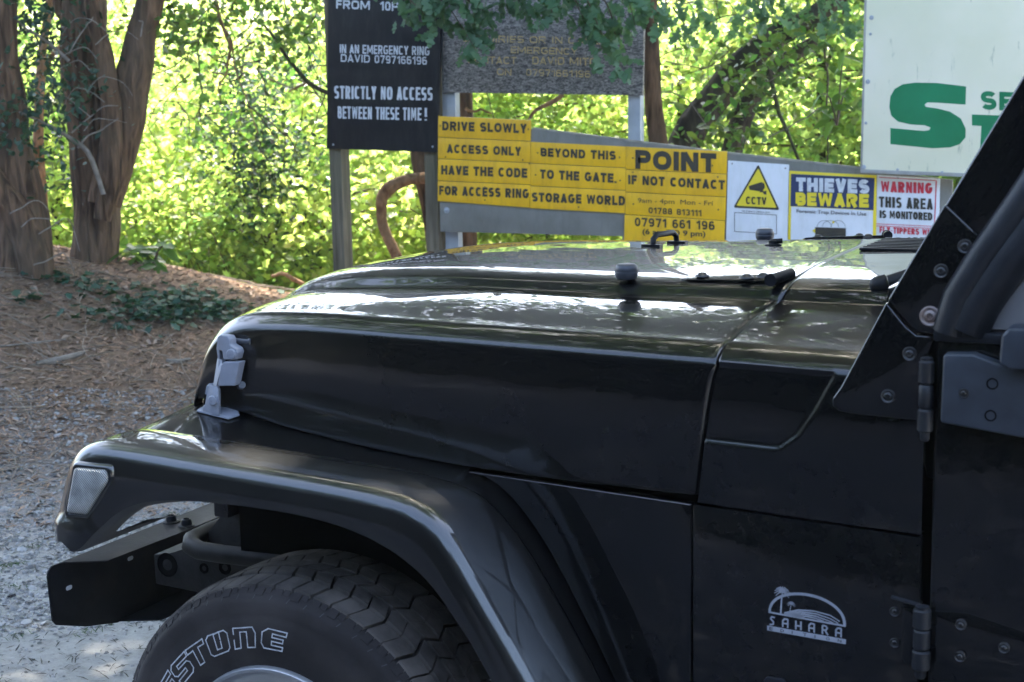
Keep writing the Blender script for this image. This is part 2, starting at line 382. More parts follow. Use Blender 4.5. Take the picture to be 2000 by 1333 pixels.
    if c == '!': return [[(cx, .3), (cx, 1)], [(cx, 0), (cx, t)]]
    if c == '(': return [_arc(w, .45, w*.8, .6, 125, 235, 8)]
    if c == ')': return [_arc(0, .45, w*.8, .6, 55, -55, 8)]
    if c == '-': return [[(0, .42), (w, .42)]]
    return []
def ribbon(P, t):
    P = [np.array(p, float) for p in P]; Q = [P[0]]
    for p in P[1:]:
        if np.linalg.norm(p-Q[-1]) > 1e-4: Q.append(p)
    P = Q; n = len(P); V = []
    closed = np.linalg.norm(P[0]-P[-1]) < 1e-3 and n > 3
    for i in range(n):
        if closed: a_ = P[i]-P[i-1] if i > 0 else P[0]-P[-2]; b_ = P[i+1]-P[i] if i < n-1 else P[1]-P[0]
        else: a_ = P[i]-P[i-1] if i > 0 else P[1]-P[0]; b_ = P[i+1]-P[i] if i < n-1 else a_
        a_ = a_/np.linalg.norm(a_); b_ = b_/np.linalg.norm(b_); n1 = np.array([-a_[1], a_[0]]); n2 = np.array([-b_[1], b_[0]]); m_ = n1+n2; L_ = np.linalg.norm(m_)
        m_ = n1 if L_ < .2 else m_/L_*min(1/max(.35, (m_/L_)@n1), 2.2)
        V += [P[i]-m_*t/2, P[i]+m_*t/2]
    return V, [(2*i, 2*i+2, 2*i+3, 2*i+1) for i in range(n-1)]
def block_text(s_, bl, br, tl, m, parent, t=.2, gap=.13, sq=2.0, out=-.0015):
    bl, br, tl = map(np.array, (bl, br, tl)); H = np.linalg.norm(tl-bl); Wt = np.linalg.norm(br-bl)/H
    gw = lambda k_: sum(WID[c]*k_ if c != 'I' else max(t, WID[c]*k_) for c in s_)+gap*k_*(len(s_)-1)
    k_ = Wt/gw(1.0)
    for _ in range(4): k_ *= Wt/gw(k_)
    x = 0; V = []; F = []; lay = 0; ex = (br-bl)/Wt; ey = (tl-bl)
    parts = []
    for c in s_:
        w_ = WID[c]*k_ if c != 'I' else max(t, WID[c]*k_)
        V0 = []; F0 = []
        tt = min(t, w_*(.19 if c in 'MW' else .30 if c in 'N' else .42))
        for st in glyph(c, w_, min(t, w_*.42) if c not in 'I1.!' else min(t, w_), sq):
            v, f = ribbon(st, max(tt, .07) if c not in 'I1.!' else t)
            lay += 1; b_ = len(V0)
            for p in v: V0.append(bl+ex*(x+p[0])+ey*p[1]+np.array([0, out-.00006*(lay % 5), 0]))
            F0 += [tuple(b_+i for i in g) for g in f]
        parts.append((V0, F0)); x += w_+gap*k_
    if len(s_) <= 3:
        for V0, F0 in parts:
            if V0: link('lettering', npmesh('lettering', V0, F0), m, parent)
        return
    for V0, F0 in parts:
        b_ = len(V); V += V0; F += [tuple(b_+i for i in g) for g in F0]
    return link('lettering', npmesh('lettering', V, F), m, parent)
# =================================================================== TERRAIN
CR0 = np.array([-4.9, 3.6]); CRD = np.array([.77, .64]); CRN = np.array([-.64, .77])
def ground_z(x, y):
    x = np.asarray(x, float); y = np.asarray(y, float)
    dx, dy = x-CR0[0], y-CR0[1]
    l = dx*CRD[0]+dy*CRD[1]; wv = dx*CRN[0]+dy*CRN[1]
    h = np.interp(l, [-6, -2, 0, .8, 1.5, 3.2, 5, 9], [1.15, .92, .78, .62, .44, .12, .05, 0])
    rise = sstep(-3.6, .1, wv)**1.3
    z = h*rise
    z = z-2.6*sstep(.2, 5.5, wv)
    return z
def fnoise(x, y, s, o=0): return noise.noise(Vector((x*s+o, y*s, o*.7)))
def build_ground():
    xs = np.concatenate([np.linspace(-80, -12, 12)[:-1], np.linspace(-12, 4, 230), np.linspace(4, 80, 12)[1:]])
    ys = np.concatenate([np.linspace(-80, -4, 14)[:-1], np.linspace(-4, 9, 190), np.linspace(9, 16, 20)[1:], np.linspace(16, 90, 8)[1:]])
    X, Y = np.meshgrid(xs, ys, indexing='ij'); Z = ground_z(X, Y)
    for i in range(len(xs)):
        for j in range(len(ys)):
            x, y = xs[i], ys[j]
            if -12 <= x <= 4 and -4 <= y <= 9:
                k = float(sstep(-4.5, -1.5, (x-CR0[0])*CRN[0]+(y-CR0[1])*CRN[1]))
                Z[i, j] += fnoise(x, y, 1.1)*.035*k+fnoise(x, y, 4.5, 3)*.016*k+fnoise(x, y, 9, 5)*.006
    P = np.stack([X, Y, Z], -1)
    m = bpy.data.materials.new('ground'); m.use_nodes = True; N = m.node_tree.nodes; L = m.node_tree.links; b = N['Principled BSDF']
    b.inputs['Roughness'].default_value = .92; b.inputs['Specular IOR Level'].default_value = .25
    tc = N.new('ShaderNodeTexCoord')
    def nz(sc, det=8, rough=.6, dist=0):
        n = N.new('ShaderNodeTexNoise'); n.inputs['Scale'].default_value = sc; n.inputs['Detail'].default_value = det
        n.inputs['Roughness'].default_value = rough; n.inputs['Distortion'].default_value = dist; L.new(tc.outputs['Object'], n.inputs[0]); return n.outputs[0]
    def ramp(src, stops):
        r = N.new('ShaderNodeValToRGB'); e = r.color_ramp.elements
        while len(e) < len(stops): e.new(.5)
        for k, (p, c) in enumerate(stops): e[k].position = p; e[k].color = (*c, 1) if len(c) == 3 else c
        L.new(src, r.inputs[0]); return r.outputs[0]
    def mix(f, a, c):
        x = N.new('ShaderNodeMix'); x.data_type = 'RGBA'; L.new(f, x.inputs[0]); L.new(a, x.inputs[6]); L.new(c, x.inputs[7]); return x.outputs[2]
    needles = ramp(nz(30, 10, .75, .4), [(.3, (.055, .035, .023)), (.48, (.18, .12, .078)), (.62, (.30, .205, .14)), (.75, (.42, .33, .25))])
    gravel = ramp(nz(85, 10, .8), [(.32, (.12, .11, .10)), (.5, (.32, .295, .27)), (.7, (.54, .50, .46))])
    conc = ramp(nz(16, 12, .8), [(.3, (.20, .19, .175)), (.46, (.39, .375, .35)), (.72, (.56, .54, .505))])
    # signed distance towards the bank: w = dot(p - p0, n)
    sx = N.new('ShaderNodeSeparateXYZ'); L.new(tc.outputs['Object'], sx.inputs[0])
    def lin(a, b_, c):
        m1 = N.new('ShaderNodeMath'); m1.operation = 'MULTIPLY_ADD'; m1.inputs[1].default_value = a; m1.inputs[2].default_value = c; L.new(sx.outputs[0], m1.inputs[0])
        m2 = N.new('ShaderNodeMath'); m2.operation = 'MULTIPLY_ADD'; m2.inputs[1].default_value = b_; L.new(sx.outputs[1], m2.inputs[0]); L.new(m1.outputs[0], m2.inputs[2]); return m2.outputs[0]
    wv = lin(CRN[0], CRN[1], -(CR0@CRN))
    big = nz(1.6, 6, .65)
    def edge(centre, width, wob):
        m1 = N.new('ShaderNodeMath'); m1.operation = 'MULTIPLY_ADD'; m1.inputs[1].default_value = wob; L.new(big, m1.inputs[0]); L.new(wv, m1.inputs[2])
        mr = N.new('ShaderNodeMapRange'); mr.inputs[1].default_value = centre+wob*.5-width; mr.inputs[2].default_value = centre+wob*.5+width
        L.new(m1.outputs[0], mr.inputs[0]); return mr.outputs[0]
    c1 = mix(edge(-3.75, .3, 1.3), conc, gravel)
    c2 = mix(edge(-2.5, .65, 1.8), c1, needles)
    near_dark = ramp(nz(110, 8, .8), [(.35, (.042, .048, .062)), (.7, (.095, .106, .135))])  # unseen near ground made dark and bluish for reflections in the car side
    yy = N.new('ShaderNodeMath'); yy.operation = 'MULTIPLY_ADD'; yy.inputs[1].default_value = .5; L.new(big, yy.inputs[0]); L.new(sx.outputs[1], yy.inputs[2])
    yr = N.new('ShaderNodeMapRange'); yr.inputs[1].default_value = -1.05; yr.inputs[2].default_value = -.85; L.new(yy.outputs[0], yr.inputs[0])
    xr_ = N.new('ShaderNodeMapRange'); xr_.inputs[1].default_value = 1.9; xr_.inputs[2].default_value = 2.6; L.new(sx.outputs[0], xr_.inputs[0])
    ym = N.new('ShaderNodeMath'); ym.operation = 'MAXIMUM'; L.new(yr.outputs[0], ym.inputs[0]); L.new(xr_.outputs[0], ym.inputs[1])
    c2 = mix(ym.outputs[0], near_dark, c2)
    bits = ramp(nz(60, 3, .5), [(.66, (0, 0, 0)), (.72, (1, 1, 1))])
    bc = N.new('ShaderNodeRGB'); bc.outputs[0].default_value = (.24, .17, .11, 1)
    bf = N.new('ShaderNodeMath'); bf.operation = 'MULTIPLY'; bf.inputs[1].default_value = .6; L.new(bits, bf.inputs[0])
    c3 = mix(bf.outputs[0], c2, bc.outputs[0])
    L.new(c3, b.inputs['Base Color'])
    bp = N.new('ShaderNodeBump'); bp.inputs['Strength'].default_value = 1.0; bp.inputs['Distance'].default_value = .016
    L.new(nz(48, 12, .85), bp.inputs['Height']); L.new(bp.outputs[0], b.inputs['Normal'])
    me = npmesh('ground', P.reshape(-1, 3), np.array(grid_faces(len(xs), len(ys), flip=False)))
    o = link('ground', me, m, None, smooth=True)
    if me.polygons[0].normal.z < 0: me.flip_normals()
    tag(o, kind='structure')
build_ground()

# ------------------------------------------------------------------ scattered small geometry (numpy)
def rot_batch(n, up_bias=0.0, tilt=None):
    """n random rotation matrices; up_bias tilts normals towards +z"""
    nrm = rng.normal(size=(n, 3)); nrm[:, 2] = np.abs(nrm[:, 2]) if up_bias else nrm[:, 2]
    nrm[:, 2] += up_bias; nrm /= np.linalg.norm(nrm, axis=1)[:, None]
    t = rng.normal(size=(n, 3)); t -= (t*nrm).sum(1)[:, None]*nrm; t /= np.linalg.norm(t, axis=1)[:, None]
    return np.stack([t, np.cross(nrm, t), nrm], -1)      # columns
def batch(T, F, C, S, R):
    """T template (k,3), F (f,c) faces, C centres, S sizes, R rotations"""
    n, k = len(C), len(T)
    V = np.einsum('nij,kj->nki', R, T)*np.asarray(S).reshape(-1, 1, 1)+C[:, None, :]
    FF = F[None]+(np.arange(n)*k)[:, None, None]
    return V.reshape(-1, 3), FF.reshape(-1, F.shape[1])
LEAF_T = np.array([(-.5, 0, 0), (-.15, .26, .06), (.25, .2, .05), (.5, 0, -.05), (.25, -.2, .05), (-.15, -.26, .06), (0, 0, -.03)])
LEAF_F = np.array([(6, 0, 5), (6, 1, 0), (6, 2, 1), (6, 3, 2), (6, 4, 3), (6, 5, 4)])
MAPLE_T = np.array([(-.5, 0, 0), (-.3, .14, .02), (-.2, .42, .05), (.0, .22, .02), (.22, .4, .04), (.22, .16, .01), (.5, 0, -.04),
                    (.22, -.16, .01), (.22, -.4, .04), (.0, -.22, .02), (-.2, -.42, .05), (-.3, -.14, .02)])
MAPLE_F = np.array([(0, 2, 1), (0, 3, 2), (3, 5, 4), (0, 5, 3), (5, 0, 6), (0, 7, 6), (0, 9, 7), (9, 8, 7), (0, 10, 9), (0, 11, 10)])[:, ::-1]
STONE_T = np.array([(1, 0, 0), (-1, 0, 0), (0, 1, 0), (0, -1, 0), (0, 0, .6), (0, 0, -.6), (.6, .6, .35), (-.6, -.6, .3)])
STONE_F = np.array([(0, 6, 4), (6, 2, 4), (2, 1, 4), (1, 7, 4), (7, 3, 4), (3, 0, 4), (0, 2, 6), (1, 3, 7)])
NEEDLE_T = np.array([(-.5, -.02, 0), (.0, -.025, .06), (.5, 0, 0), (0, .025, .06)]); NEEDLE_F = np.array([(0, 1, 3), (1, 2, 3)])
def stuff_mesh(name, V, F, m, parent=None, smooth=False):
    o = link(name, npmesh(name, V, F), m, parent, smooth); tag(o, kind='stuff'); return o
def visible_ground(n, wlo, whi, px0=-150, px1=900, dmin=2.6, dmax=14):
    """random ground points on the open ground beside and behind the car front"""
    out = []
    while len(out) < n:
        d = math.sqrt(random.uniform(dmin**2, dmax**2)) if random.random() < .5 else random.uniform(dmin, dmax)
        px = random.uniform(px0, px1); D = ray(px, 900); h = math.hypot(D[0], D[1])
        x, y = CAM[0]+D[0]*d/h, CAM[1]+D[1]*d/h
        wv = (x-CR0[0])*CRN[0]+(y-CR0[1])*CRN[1]
        if not (wlo <= wv <= whi): continue
        if -.75 < x < 4 and -1 < y < 1: continue
        k = (wv-wlo)/(whi-wlo)
        out.append((x, y, wv))
    a = np.array(out); return a
def with_z(a, off=0):
    z = ground_z(a[:, 0], a[:, 1])
    for i in range(len(a)):
        x, y = a[i, 0], a[i, 1]; k = float(sstep(-4.5, -1.5, a[i, 2]))
        z[i] += fnoise(x, y, 1.1)*.035*k+fnoise(x, y, 4.5, 3)*.016*k+fnoise(x, y, 9, 5)*.006
    return np.stack([a[:, 0], a[:, 1], z+off], -1)

M['stone'] = mat('gravel_stones', (.22, .215, .21), .85, island=.55)
M['needle'] = mat('dry_needles', (.31, .19, .115), .85, island=.5)
M['chip'] = mat('bark_chips', (.27, .20, .15), .85, island=.55)
M['drytwig'] = mat('dry_twigs', (.22, .175, .13), .85, island=.5)
a = visible_ground(15000, -4.6, -1.9); C = with_z(a)
S = rng.uniform(.003, .012, len(C))*np.where(rng.random(len(C)) < .06, 1.9, 1)
V, F = batch(STONE_T, STONE_F, C, S, rot_batch(len(C), 1.5)); tag(stuff_mesh('gravel', V, F, M['stone']), 'loose grey gravel at the foot of the bank', 'gravel')
a = visible_ground(46000, -3.4, .9); a = a[(a[:, 2] > -2.6) | (rng.random(len(a)) < .3)]; C = with_z(a, .004)
S = rng.uniform(.02, .07, len(C))
V, F = batch(NEEDLE_T*np.array([1, 1.6, 1]), NEEDLE_F, C, S, rot_batch(len(C), 2.2)); tag(stuff_mesh('needle_litter', V, F, M['needle']), 'brown needle litter covering the bank', 'leaf litter')
a = visible_ground(5200, -3.6, .8); a = a[(a[:, 2] > -2.9) | (rng.random(len(a)) < .25)]; C = with_z(a, .006); S = rng.uniform(.015, .06, len(C))
V, F = batch(LEAF_T*np.array([1, .55, 1.5]), LEAF_F, C, S, rot_batch(len(C), 3)); tag(stuff_mesh('bark_chips', V, F, M['chip']), 'pale bark chips and dead leaves on the bank', 'litter')
def twig_stuff(name, pts, lo, hi, r, m, lift=.01):
    mb = MB()
    for p in pts:
        a_ = random.uniform(0, PI); L_ = random.uniform(lo, hi); d = Vector((math.cos(a_), math.sin(a_), 0)); q = Vector((-d.y, d.x, 0)); bnd = random.uniform(-.15, .15)*L_
        P = []
        for k in range(5):
            t = k/4-.5; x = p[0]+d.x*L_*t+q.x*bnd*(.25-t*t)*4; y = p[1]+d.y*L_*t+q.y*bnd*(.25-t*t)*4
            P.append((x, y, float(ground_z(x, y))+lift+r+random.uniform(0, .012)))
        mb.tube(P, [r*random.uniform(.6, 1), r, r, r*.8, r*.5], 4)
    return mb.build(name, m)
a = visible_ground(620, -3.0, .6); tag(twig_stuff('fallen_twigs', a, .08, .45, .0022, M['drytwig']), 'thin dry twigs scattered over the bank', 'twigs', kind='stuff')

a = visible_ground(2600, -7.5, -3.4, -150, 640, 2.4, 9); C = with_z(a, .003); S = rng.uniform(.012, .05, len(C))
V, F = batch(NEEDLE_T*np.array([1, 1.8, 1]), NEEDLE_F, C, S, rot_batch(len(C), 2.5)); tag(stuff_mesh('yard_litter', V, F, mat('dark_litter', (.055, .05, .038), .9, island=.6)), 'dark needles and bits blown over the paving', 'litter')
a = visible_ground(1500, -7.5, -3.4, -150, 640, 2.4, 9); C = with_z(a); S = rng.uniform(.0025, .008, len(C))
V, F = batch(STONE_T, STONE_F, C, S, rot_batch(len(C), 1.5)); tag(stuff_mesh('loose_grit', V, F, M['stone']), 'loose grit lying on the paving', 'gravel')
ctr = visible_ground(34, -7, -3.4, -100, 560, 2.6, 8); CC = []
for q in ctr:
    for _ in range(26): CC.append((q[0]+random.gauss(0, .022), q[1]+random.gauss(0, .022), q[2]))
a = np.array(CC); C = with_z(a, .006); S = rng.uniform(.015, .035, len(C))
V, F = batch(NEEDLE_T*np.array([1, 2.2, 1]), NEEDLE_F, C, S, rot_batch(len(C), .5)); tag(stuff_mesh('weed_tufts', V, F, leaf_mat('weed', (.04, .07, .03), (.06, .12, .03), .6)), 'tiny weed tufts growing through the paving', 'weeds')
# sticks one can point to
def stick(P, r, label, m):
    mb = MB(); pts = []
    for i, p in enumerate(P): pts.append((p[0], p[1], float(ground_z(p[0], p[1]))+p[2]))
    mb.tube(pts, r, 7); o = mb.build('fallen_stick', m, smooth=True); tag(o, label, 'stick')
def gpt(px, py):      # ground point below a pixel ray, by marching
    D = ray(px, py); t = 1.0
    while t < 30:
        p = CAM+D*t
        if p[2] <= float(ground_z(p[0], p[1]))+.01: return p
        t += .02
    return p
M['bark_dead'] = mat('dead_wood', (.13, .11, .09), .85, noise_col=(.22, .19, .16), nscale=30, bump=.5, bscale=80)
def gstick(pix, r, label, lift=.015):
    P = [gpt(*q) for q in pix]; stick([(p[0], p[1], lift) for p in P], r, label, M['bark_dead'])
gstick([(72, 716), (110, 706), (150, 697), (165, 694)], [.012, .016, .014, .008], 'short thick dead stick lying among needles at mid bank')
gstick([(325, 707), (345, 709), (372, 705)], [.008, .012, .006], 'pale broken wood splinter close to the black hood corner')
gstick([(0, 682), (60, 674), (130, 668)], [.004, .005, .003], 'long pale twig lying across the needles at mid bank')
gstick([(145, 798), (152, 815), (150, 835), (132, 850)], [.004, .005, .005, .003], 'curved grey twig on the gravel above the front wing')

# =================================================================== VEHICLE
car = empty('parked_car', (0, 0, 0), 'black open-topped four wheel drive parked in front of the yellow warning signs', 'car')
car['label'] = 'glossy black four wheel drive with grey hood latch parked before the signs'
def side(x): return .702+.14*(min(x, 1.10)-.746) if x < 1.11 else .753
NOSE_U = [0, .006, .015, .03, .05, .07, .10, .14, .18, .24]; NOSE_D = [.15, .12, .095, .062, .037, .023, .010, .003, .001, 0]
def z_plateau(x): return interp(x, [-.35, -.28, -.2, -.118, -.05, .1, .3, .5, .82, 1.1], [1.132, 1.144, 1.158, 1.1705, 1.179, 1.188, 1.190, 1.192, 1.201, 1.206])
def z_inner(x): return interp(x, [-.35, -.25, -.14, .2, .5, .82, 1.1], [1.128, 1.137, 1.150, 1.170, 1.172, 1.178, 1.182])
def z_should(x): return interp(x, [-.35, -.2, 0, .8, 1.1], [1.122, 1.130, 1.138, 1.142, 1.142])
def z_bot(x): return interp(x, [-.304, -.209, -.07, .097, .274, .517, .74], [.967, .949, .927, .912, .903, .903, .909])
def hood_profile(x, drop=0.0, zb=None):
    s = side(x); w1 = .446+.14*(x-.822); zp = z_plateau(x)-drop; zi = min(z_inner(x)-drop, zp-.0005); zs = z_should(x)-drop
    zb = z_bot(x) if zb is None else zb
    zb = min(zb, zs-.045)
    P = [(0, zp+.020), (w1*.3, zp+.0195), (w1*.6, zp+.0175), (w1*.85, zp+.0125), (w1-.022, zp+.006), (w1-.007, zp+.001), (w1+.001, zp-.002), (w1+.005, zp-.005)]
    P += [(w1+.018, zi+.004), (w1+.022, zi+.0015), (w1+.028, zi)]
    y0, y1 = w1+.028, s-.052
    for t in (.25, .5, .75, 1): P.append((y0+(y1-y0)*t, zi+(zs-zi)*t+.004*math.sin(PI*t)))
    for dy, dz in ((-.036, -.0065), (-.022, -.0145), (-.012, -.0215), (-.0065, -.0262), (-.0028, -.0308), (-.0008, -.0355), (0, -.042)):
        P.append((s+dy, zs+.006+dz))
    z0 = P[-1][1]
    for t in (.08, .2, .4, .6, .8, .93, 1.0): P.append((s+.004*math.sin(PI*t), z0+(zb-z0)*t))
    return P
NP = len(hood_profile(0))
def hood_xf(j):
    P = hood_profile(-.2); s = side(-.2); a_ = P[j][0]/s
    if j <= 21: return -.345+.042*a_**3
    t = (j-21)/(NP-1-21); return -.303-.001*t
def hood_xr(j):
    P = hood_profile(.8)
    ys = [0, .40, .445, .475, .58, .66, .70]; xs_ = [.815, .815, .812, .798, .787, .781, .775]
    if j <= 21: return interp(P[j][0], ys, xs_)
    t = (P[21][1]-P[j][1])/(P[21][1]-P[-1][1]); return .773-.031*t**.8
def build_hood():
    U = [0, .006, .015, .03, .05, .07, .10, .14, .18, .22, .26, .3, .35, .42, .5, .6, .7, .8, .9, 1.0, 1.06]
    rows = []
    for i, u in enumerate(U):
        row = []
        for j in range(NP):
            xf, xr = hood_xf(j), hood_xr(j)
            g = u/1.06; x = xf+(xr-xf)*g if u > .3 else xf+u
            if u > .3:
                x3 = xf+.3; x = x3+(xr-x3)*(u-.3)/(1.06-.3)
            drop = interp(u, NOSE_U, NOSE_D)
            y, z = hood_profile(x, drop)[j]; row.append((x, -y, z))
        rows.append(row)
    last = rows[-1]
    for dx, dn in ((.0045, .0009), (.0085, .0032), (.0105, .0075), (.0108, .022)):
        rows.append([(p[0]+dx, p[1], p[2]-dn) if k < 18 else (p[0]+dx, p[1]+dn, p[2]) for k, p in enumerate(last)])
    P = np.array(rows)
    # bottom return
    ex1 = P[:, -1:, :]+np.array([0, .003, -.003]); ex2 = P[:, -1:, :]+np.array([0, .02, -.003])
    P = np.concatenate([P, ex1, ex2], 1)
    far = P.copy(); far[..., 1] *= -1
    full = np.concatenate([far[:, ::-1], P[:, 1:]], 1)
    me = npmesh('hood', full.reshape(-1, 3), grid_faces(*full.shape[:2]))
    bm = bmesh.new(); bm.from_mesh(me); bmesh.ops.recalc_face_normals(bm, faces=bm.faces)
    if sum(f.normal.z*f.calc_area() for f in bm.faces) < 0: bmesh.ops.reverse_faces(bm, faces=bm.faces)
    bm.to_mesh(me); bm.free()
    o = link('hood', me, M['paint'], car, smooth=True); sharp(me, 50)
    md = o.modifiers.new('s', 'SUBSURF'); md.levels = 2; md.render_levels = 2
    return o
hood = build_hood()
M['dust'] = None

def fix_normals(o, outward):
    me = o.data; bm = bmesh.new(); bm.from_mesh(me); bmesh.ops.recalc_face_normals(bm, faces=bm.faces)
    s = sum(f.normal.dot(Vector(outward))*f.calc_area() for f in bm.faces)
    if s < 0: bmesh.ops.reverse_faces(bm, faces=bm.faces)
    bm.to_mesh(me); bm.free()

# cowl with raised side panel
def build_cowl():
    NX = 110
    def prof(x):          # dense side wall for the embossed panel
        P = hood_profile(x, 0, .8975)
        Q = P[:22]; y0, z0 = P[21]; s = side(x)
        for k in range(1, 60):
            t = k/59; Q.append((s+.003*math.sin(PI*t), z0+(.8975-z0)*t))
        return Q
    rows = []
    for i in range(NX):
        g = i/(NX-1); row = []
        n = len(prof(.8))
        for j in range(n):
            hj = j if j <= 21 else 21
            xr = hood_xr(hj)+.0142
            if j > 21:
                t = (j-21)/(n-1-21); xr = .7872-.031*t**.8
            xe = 1.05 if j < 14 else 1.098
            x = xr+(xe-xr)*g; y, z = prof(x)[j]
            if j > 19:
                # raised panel: left/top open, slanted rear edge, rounded lower rear corner
                edge = interp(z, [.99, 1.0, 1.02, 1.06, 1.118], [.872, .893, .918, .944, .974])
                m1 = sstep(.0, .007, (edge-x)); m2 = sstep(.994, .999, z-.006*(x-.9)); m3 = sstep(.797, .801, x)
                y -= .0035*m1*m2
            row.append((x, -y, z))
        rows.append(row)
    P = np.array(rows)
    e0 = P[:1].copy(); e0[..., 0] -= .002; e0[:, :19, 2] -= .003; e0[:, 19:, 1] += .003
    e1 = e0.copy(); e1[:, :19, 2] -= .02; e1[:, 19:, 1] += .02
    P = np.concatenate([e1, e0, P], 0)
    b0 = P[:, -1:].copy(); b0[..., 1] += .003; b0[..., 2] -= .0008; b1 = b0.copy(); b1[..., 1] += .02
    P = np.concatenate([P, b0, b1], 1)
    far = P.copy(); far[..., 1] *= -1
    full = np.concatenate([far[:, ::-1], P[:, 1:]], 1)
    o = gridobj('cowl', full, M['paint'], car); fix_normals(o, (0, 0, 1)); sharp(o.data, 45)
    return o
cowl = build_cowl()

# flare and wing
O_PATH = [(-.409, .744), (-.4125, .785), (-.392, .855), (-.372, .893), (-.340, .920), (-.29, .931), (-.20, .929), (-.05, .921), (.10, .913), (.22, .906), (.30, .897),
          (.345, .883), (.378, .862), (.405, .832), (.43, .795), (.462, .745), (.50, .685), (.545, .61), (.60, .51), (.64, .42)]
L_PATH = [(-.343, .732), (-.325, .741), (-.305, .756), (-.280, .777), (-.250, .800), (-.200, .826), (-.12, .843), (-.04, .848), (.08, .848), (.17, .840), (.235, .826),
          (.285, .808), (.32, .790), (.35, .770), (.378, .745), (.41, .705), (.44, .665), (.478, .60), (.525, .50), (.56, .41)]
def resample(path, n):
    P = np.array(path); d = np.concatenate([[0], np.cumsum(np.linalg.norm(np.diff(P, axis=0), axis=1))]); d /= d[-1]
    # Catmull style smoothing by cubic interpolation over index
    t = np.linspace(0, len(P)-1, n); out = []
    for s in t:
        i = min(int(s), len(P)-2); f = s-i
        p0 = P[max(i-1, 0)]; p1 = P[i]; p2 = P[i+1]; p3 = P[min(i+2, len(P)-1)]
        out.append(.5*((2*p1)+(-p0+p2)*f+(2*p0-5*p1+4*p2-p3)*f*f+(-p0+3*p1-3*p2+p3)*f**3))
    return np.array(out)
NS = 110
Oc = resample(O_PATH, NS); Lc = resample(L_PATH, NS)
def flare_section(i):
    ox, oz = Oc[i]; lx, lz = Lc[i]
    tan = Oc[min(i+1, NS-1)]-Oc[max(i-1, 0)]; tan = tan/np.linalg.norm(tan); nin = np.array([tan[1], -tan[0]])   # inward (towards the wheel)
    front = 1-sstep(-.40, -.30, ox)          # 1 on the nose piece
    tilt = float(sstep(.30, .47, ox)); tl = lambda y: -.040*tilt*(1-(1-min(1, max(0, (y+.82)/.18)))**2)
    yin = -.705; yo = -.846; r = .034; r = r+.012*front*(1 if i > 8 else i/8)
    sec = []
    def pt(y, k):   # k: distance inward from outer curve
        p = np.array([ox, oz])+nin*(k+(tl(y) if y > -.82 else 0)); return (p[0], y, p[1])
    lift = .0
    sec.append(pt(yin+.006, .012)); sec.append(pt(yin, .004)); sec.append(pt(yin-.004, 0.0)); sec.append(pt(yin-.012, -.0015))
    sec.append(pt(-.75, -.002)); sec.append(pt(-.785+.01*front, -.0005))
    for k in range(0, 8):
        a_ = math.radians(10+80*k/7); sec.append(pt(yo+r-r*math.sin(a_)*1.0, r-r*math.cos(a_)+.0005))
    a_in = np.array(sec[-1]); b_l = np.array((lx, yo, lz))
    for t in (.2, .45, .7, .9): 
        q = a_in+(b_l-a_in)*t; q[1] = yo-.0035*math.sin(PI*t); sec.append(tuple(q))
    d = np.array([ox-lx, 0, oz-lz]); d = d/np.linalg.norm(d)
    sec.append(tuple(b_l+d*.018)); sec.append(tuple(b_l+d*.014+np.array([0, .0015, 0])))
    sec.append(tuple(b_l+d*.004+np.array([0, .007, 0]))); sec.append(tuple(b_l+np.array([0, .014, 0]))); sec.append(tuple(b_l+d*.002+np.array([0, .05+.20*front*(1-sstep(.735, .76, lz)), 0])))
    return sec
def build_flare():
    P = np.array([flare_section(i) for i in range(NS)])
    cap = P[:1].copy(); cap[..., 1] = np.minimum(cap[..., 1]+.07, -.66); cap[..., 2] += .01
    P = np.concatenate([cap, P], 0)
    n = P.shape[1]
    # recess for the lamp, and the step below it
    for i in range(1, NS+1):
        for j in range(n):
            x, y, z = P[i, j]
            if y < -.80 and x < -.24:
                below = 1-sstep(.782, .797, z+.14*(x+.35)*0)
                P[i, j, 1] -= .009*below*(1-sstep(-.34, -.26, x))
    o = gridobj('fender_flare', P, M['flare'], car); fix_normals(o, (0, -1, 0))
    o.data.materials.append(M['lip'])
    for p in o.data.polygons:
        j = p.index % (n-1)
        if j >= n-5: p.material_index = 1
    sharp(o.data, 40); return o
flare = build_flare()
# front closing piece of the flare
# fender sheet from the hood side out to the flare
def build_fender():
    rows = []
    for i in range(int(np.argmax(Oc[:, 1] > .868)), NS):
        ox, oz = Oc[i]; tan = Oc[min(i+1, NS-1)]-Oc[max(i-1, 0)]; tan = tan/np.linalg.norm(tan); nin = np.array([tan[1], -tan[0]])
        row = []
        yb = -(side(ox)-.035) if ox > -.3 else -.50+.0*ox
        zi_ = None
        for k, t in enumerate(np.linspace(0, 1, 9)):
            y = yb+(-.703-yb)*t; off = .003-.040*float(sstep(.30, .47, ox))*(1-(1-min(1, max(0, (y+.82)/.18)))**2)
            p = np.array([ox, oz])+nin*off
            # near the bonnet the sheet meets the lower bonnet edge
            if ox > -.36 and i < NS*.56:
                zb = z_bot(max(ox, -.304))-.004
                p[1] = p[1]*t+(min(zb, oz+.02))*(1-t)
            row.append((p[0], y, p[1]))
        row.append((row[-1][0]+nin[0]*.02, -.7035, row[-1][2]+nin[1]*.02))
        rows.append(row)
    o = gridobj('fender', rows, M['paint'], car); fix_normals(o, (0, 0, 1)); sharp(o.data, 40); return o
fender = build_fender()
mirror_copy(flare); mirror_copy(fender)

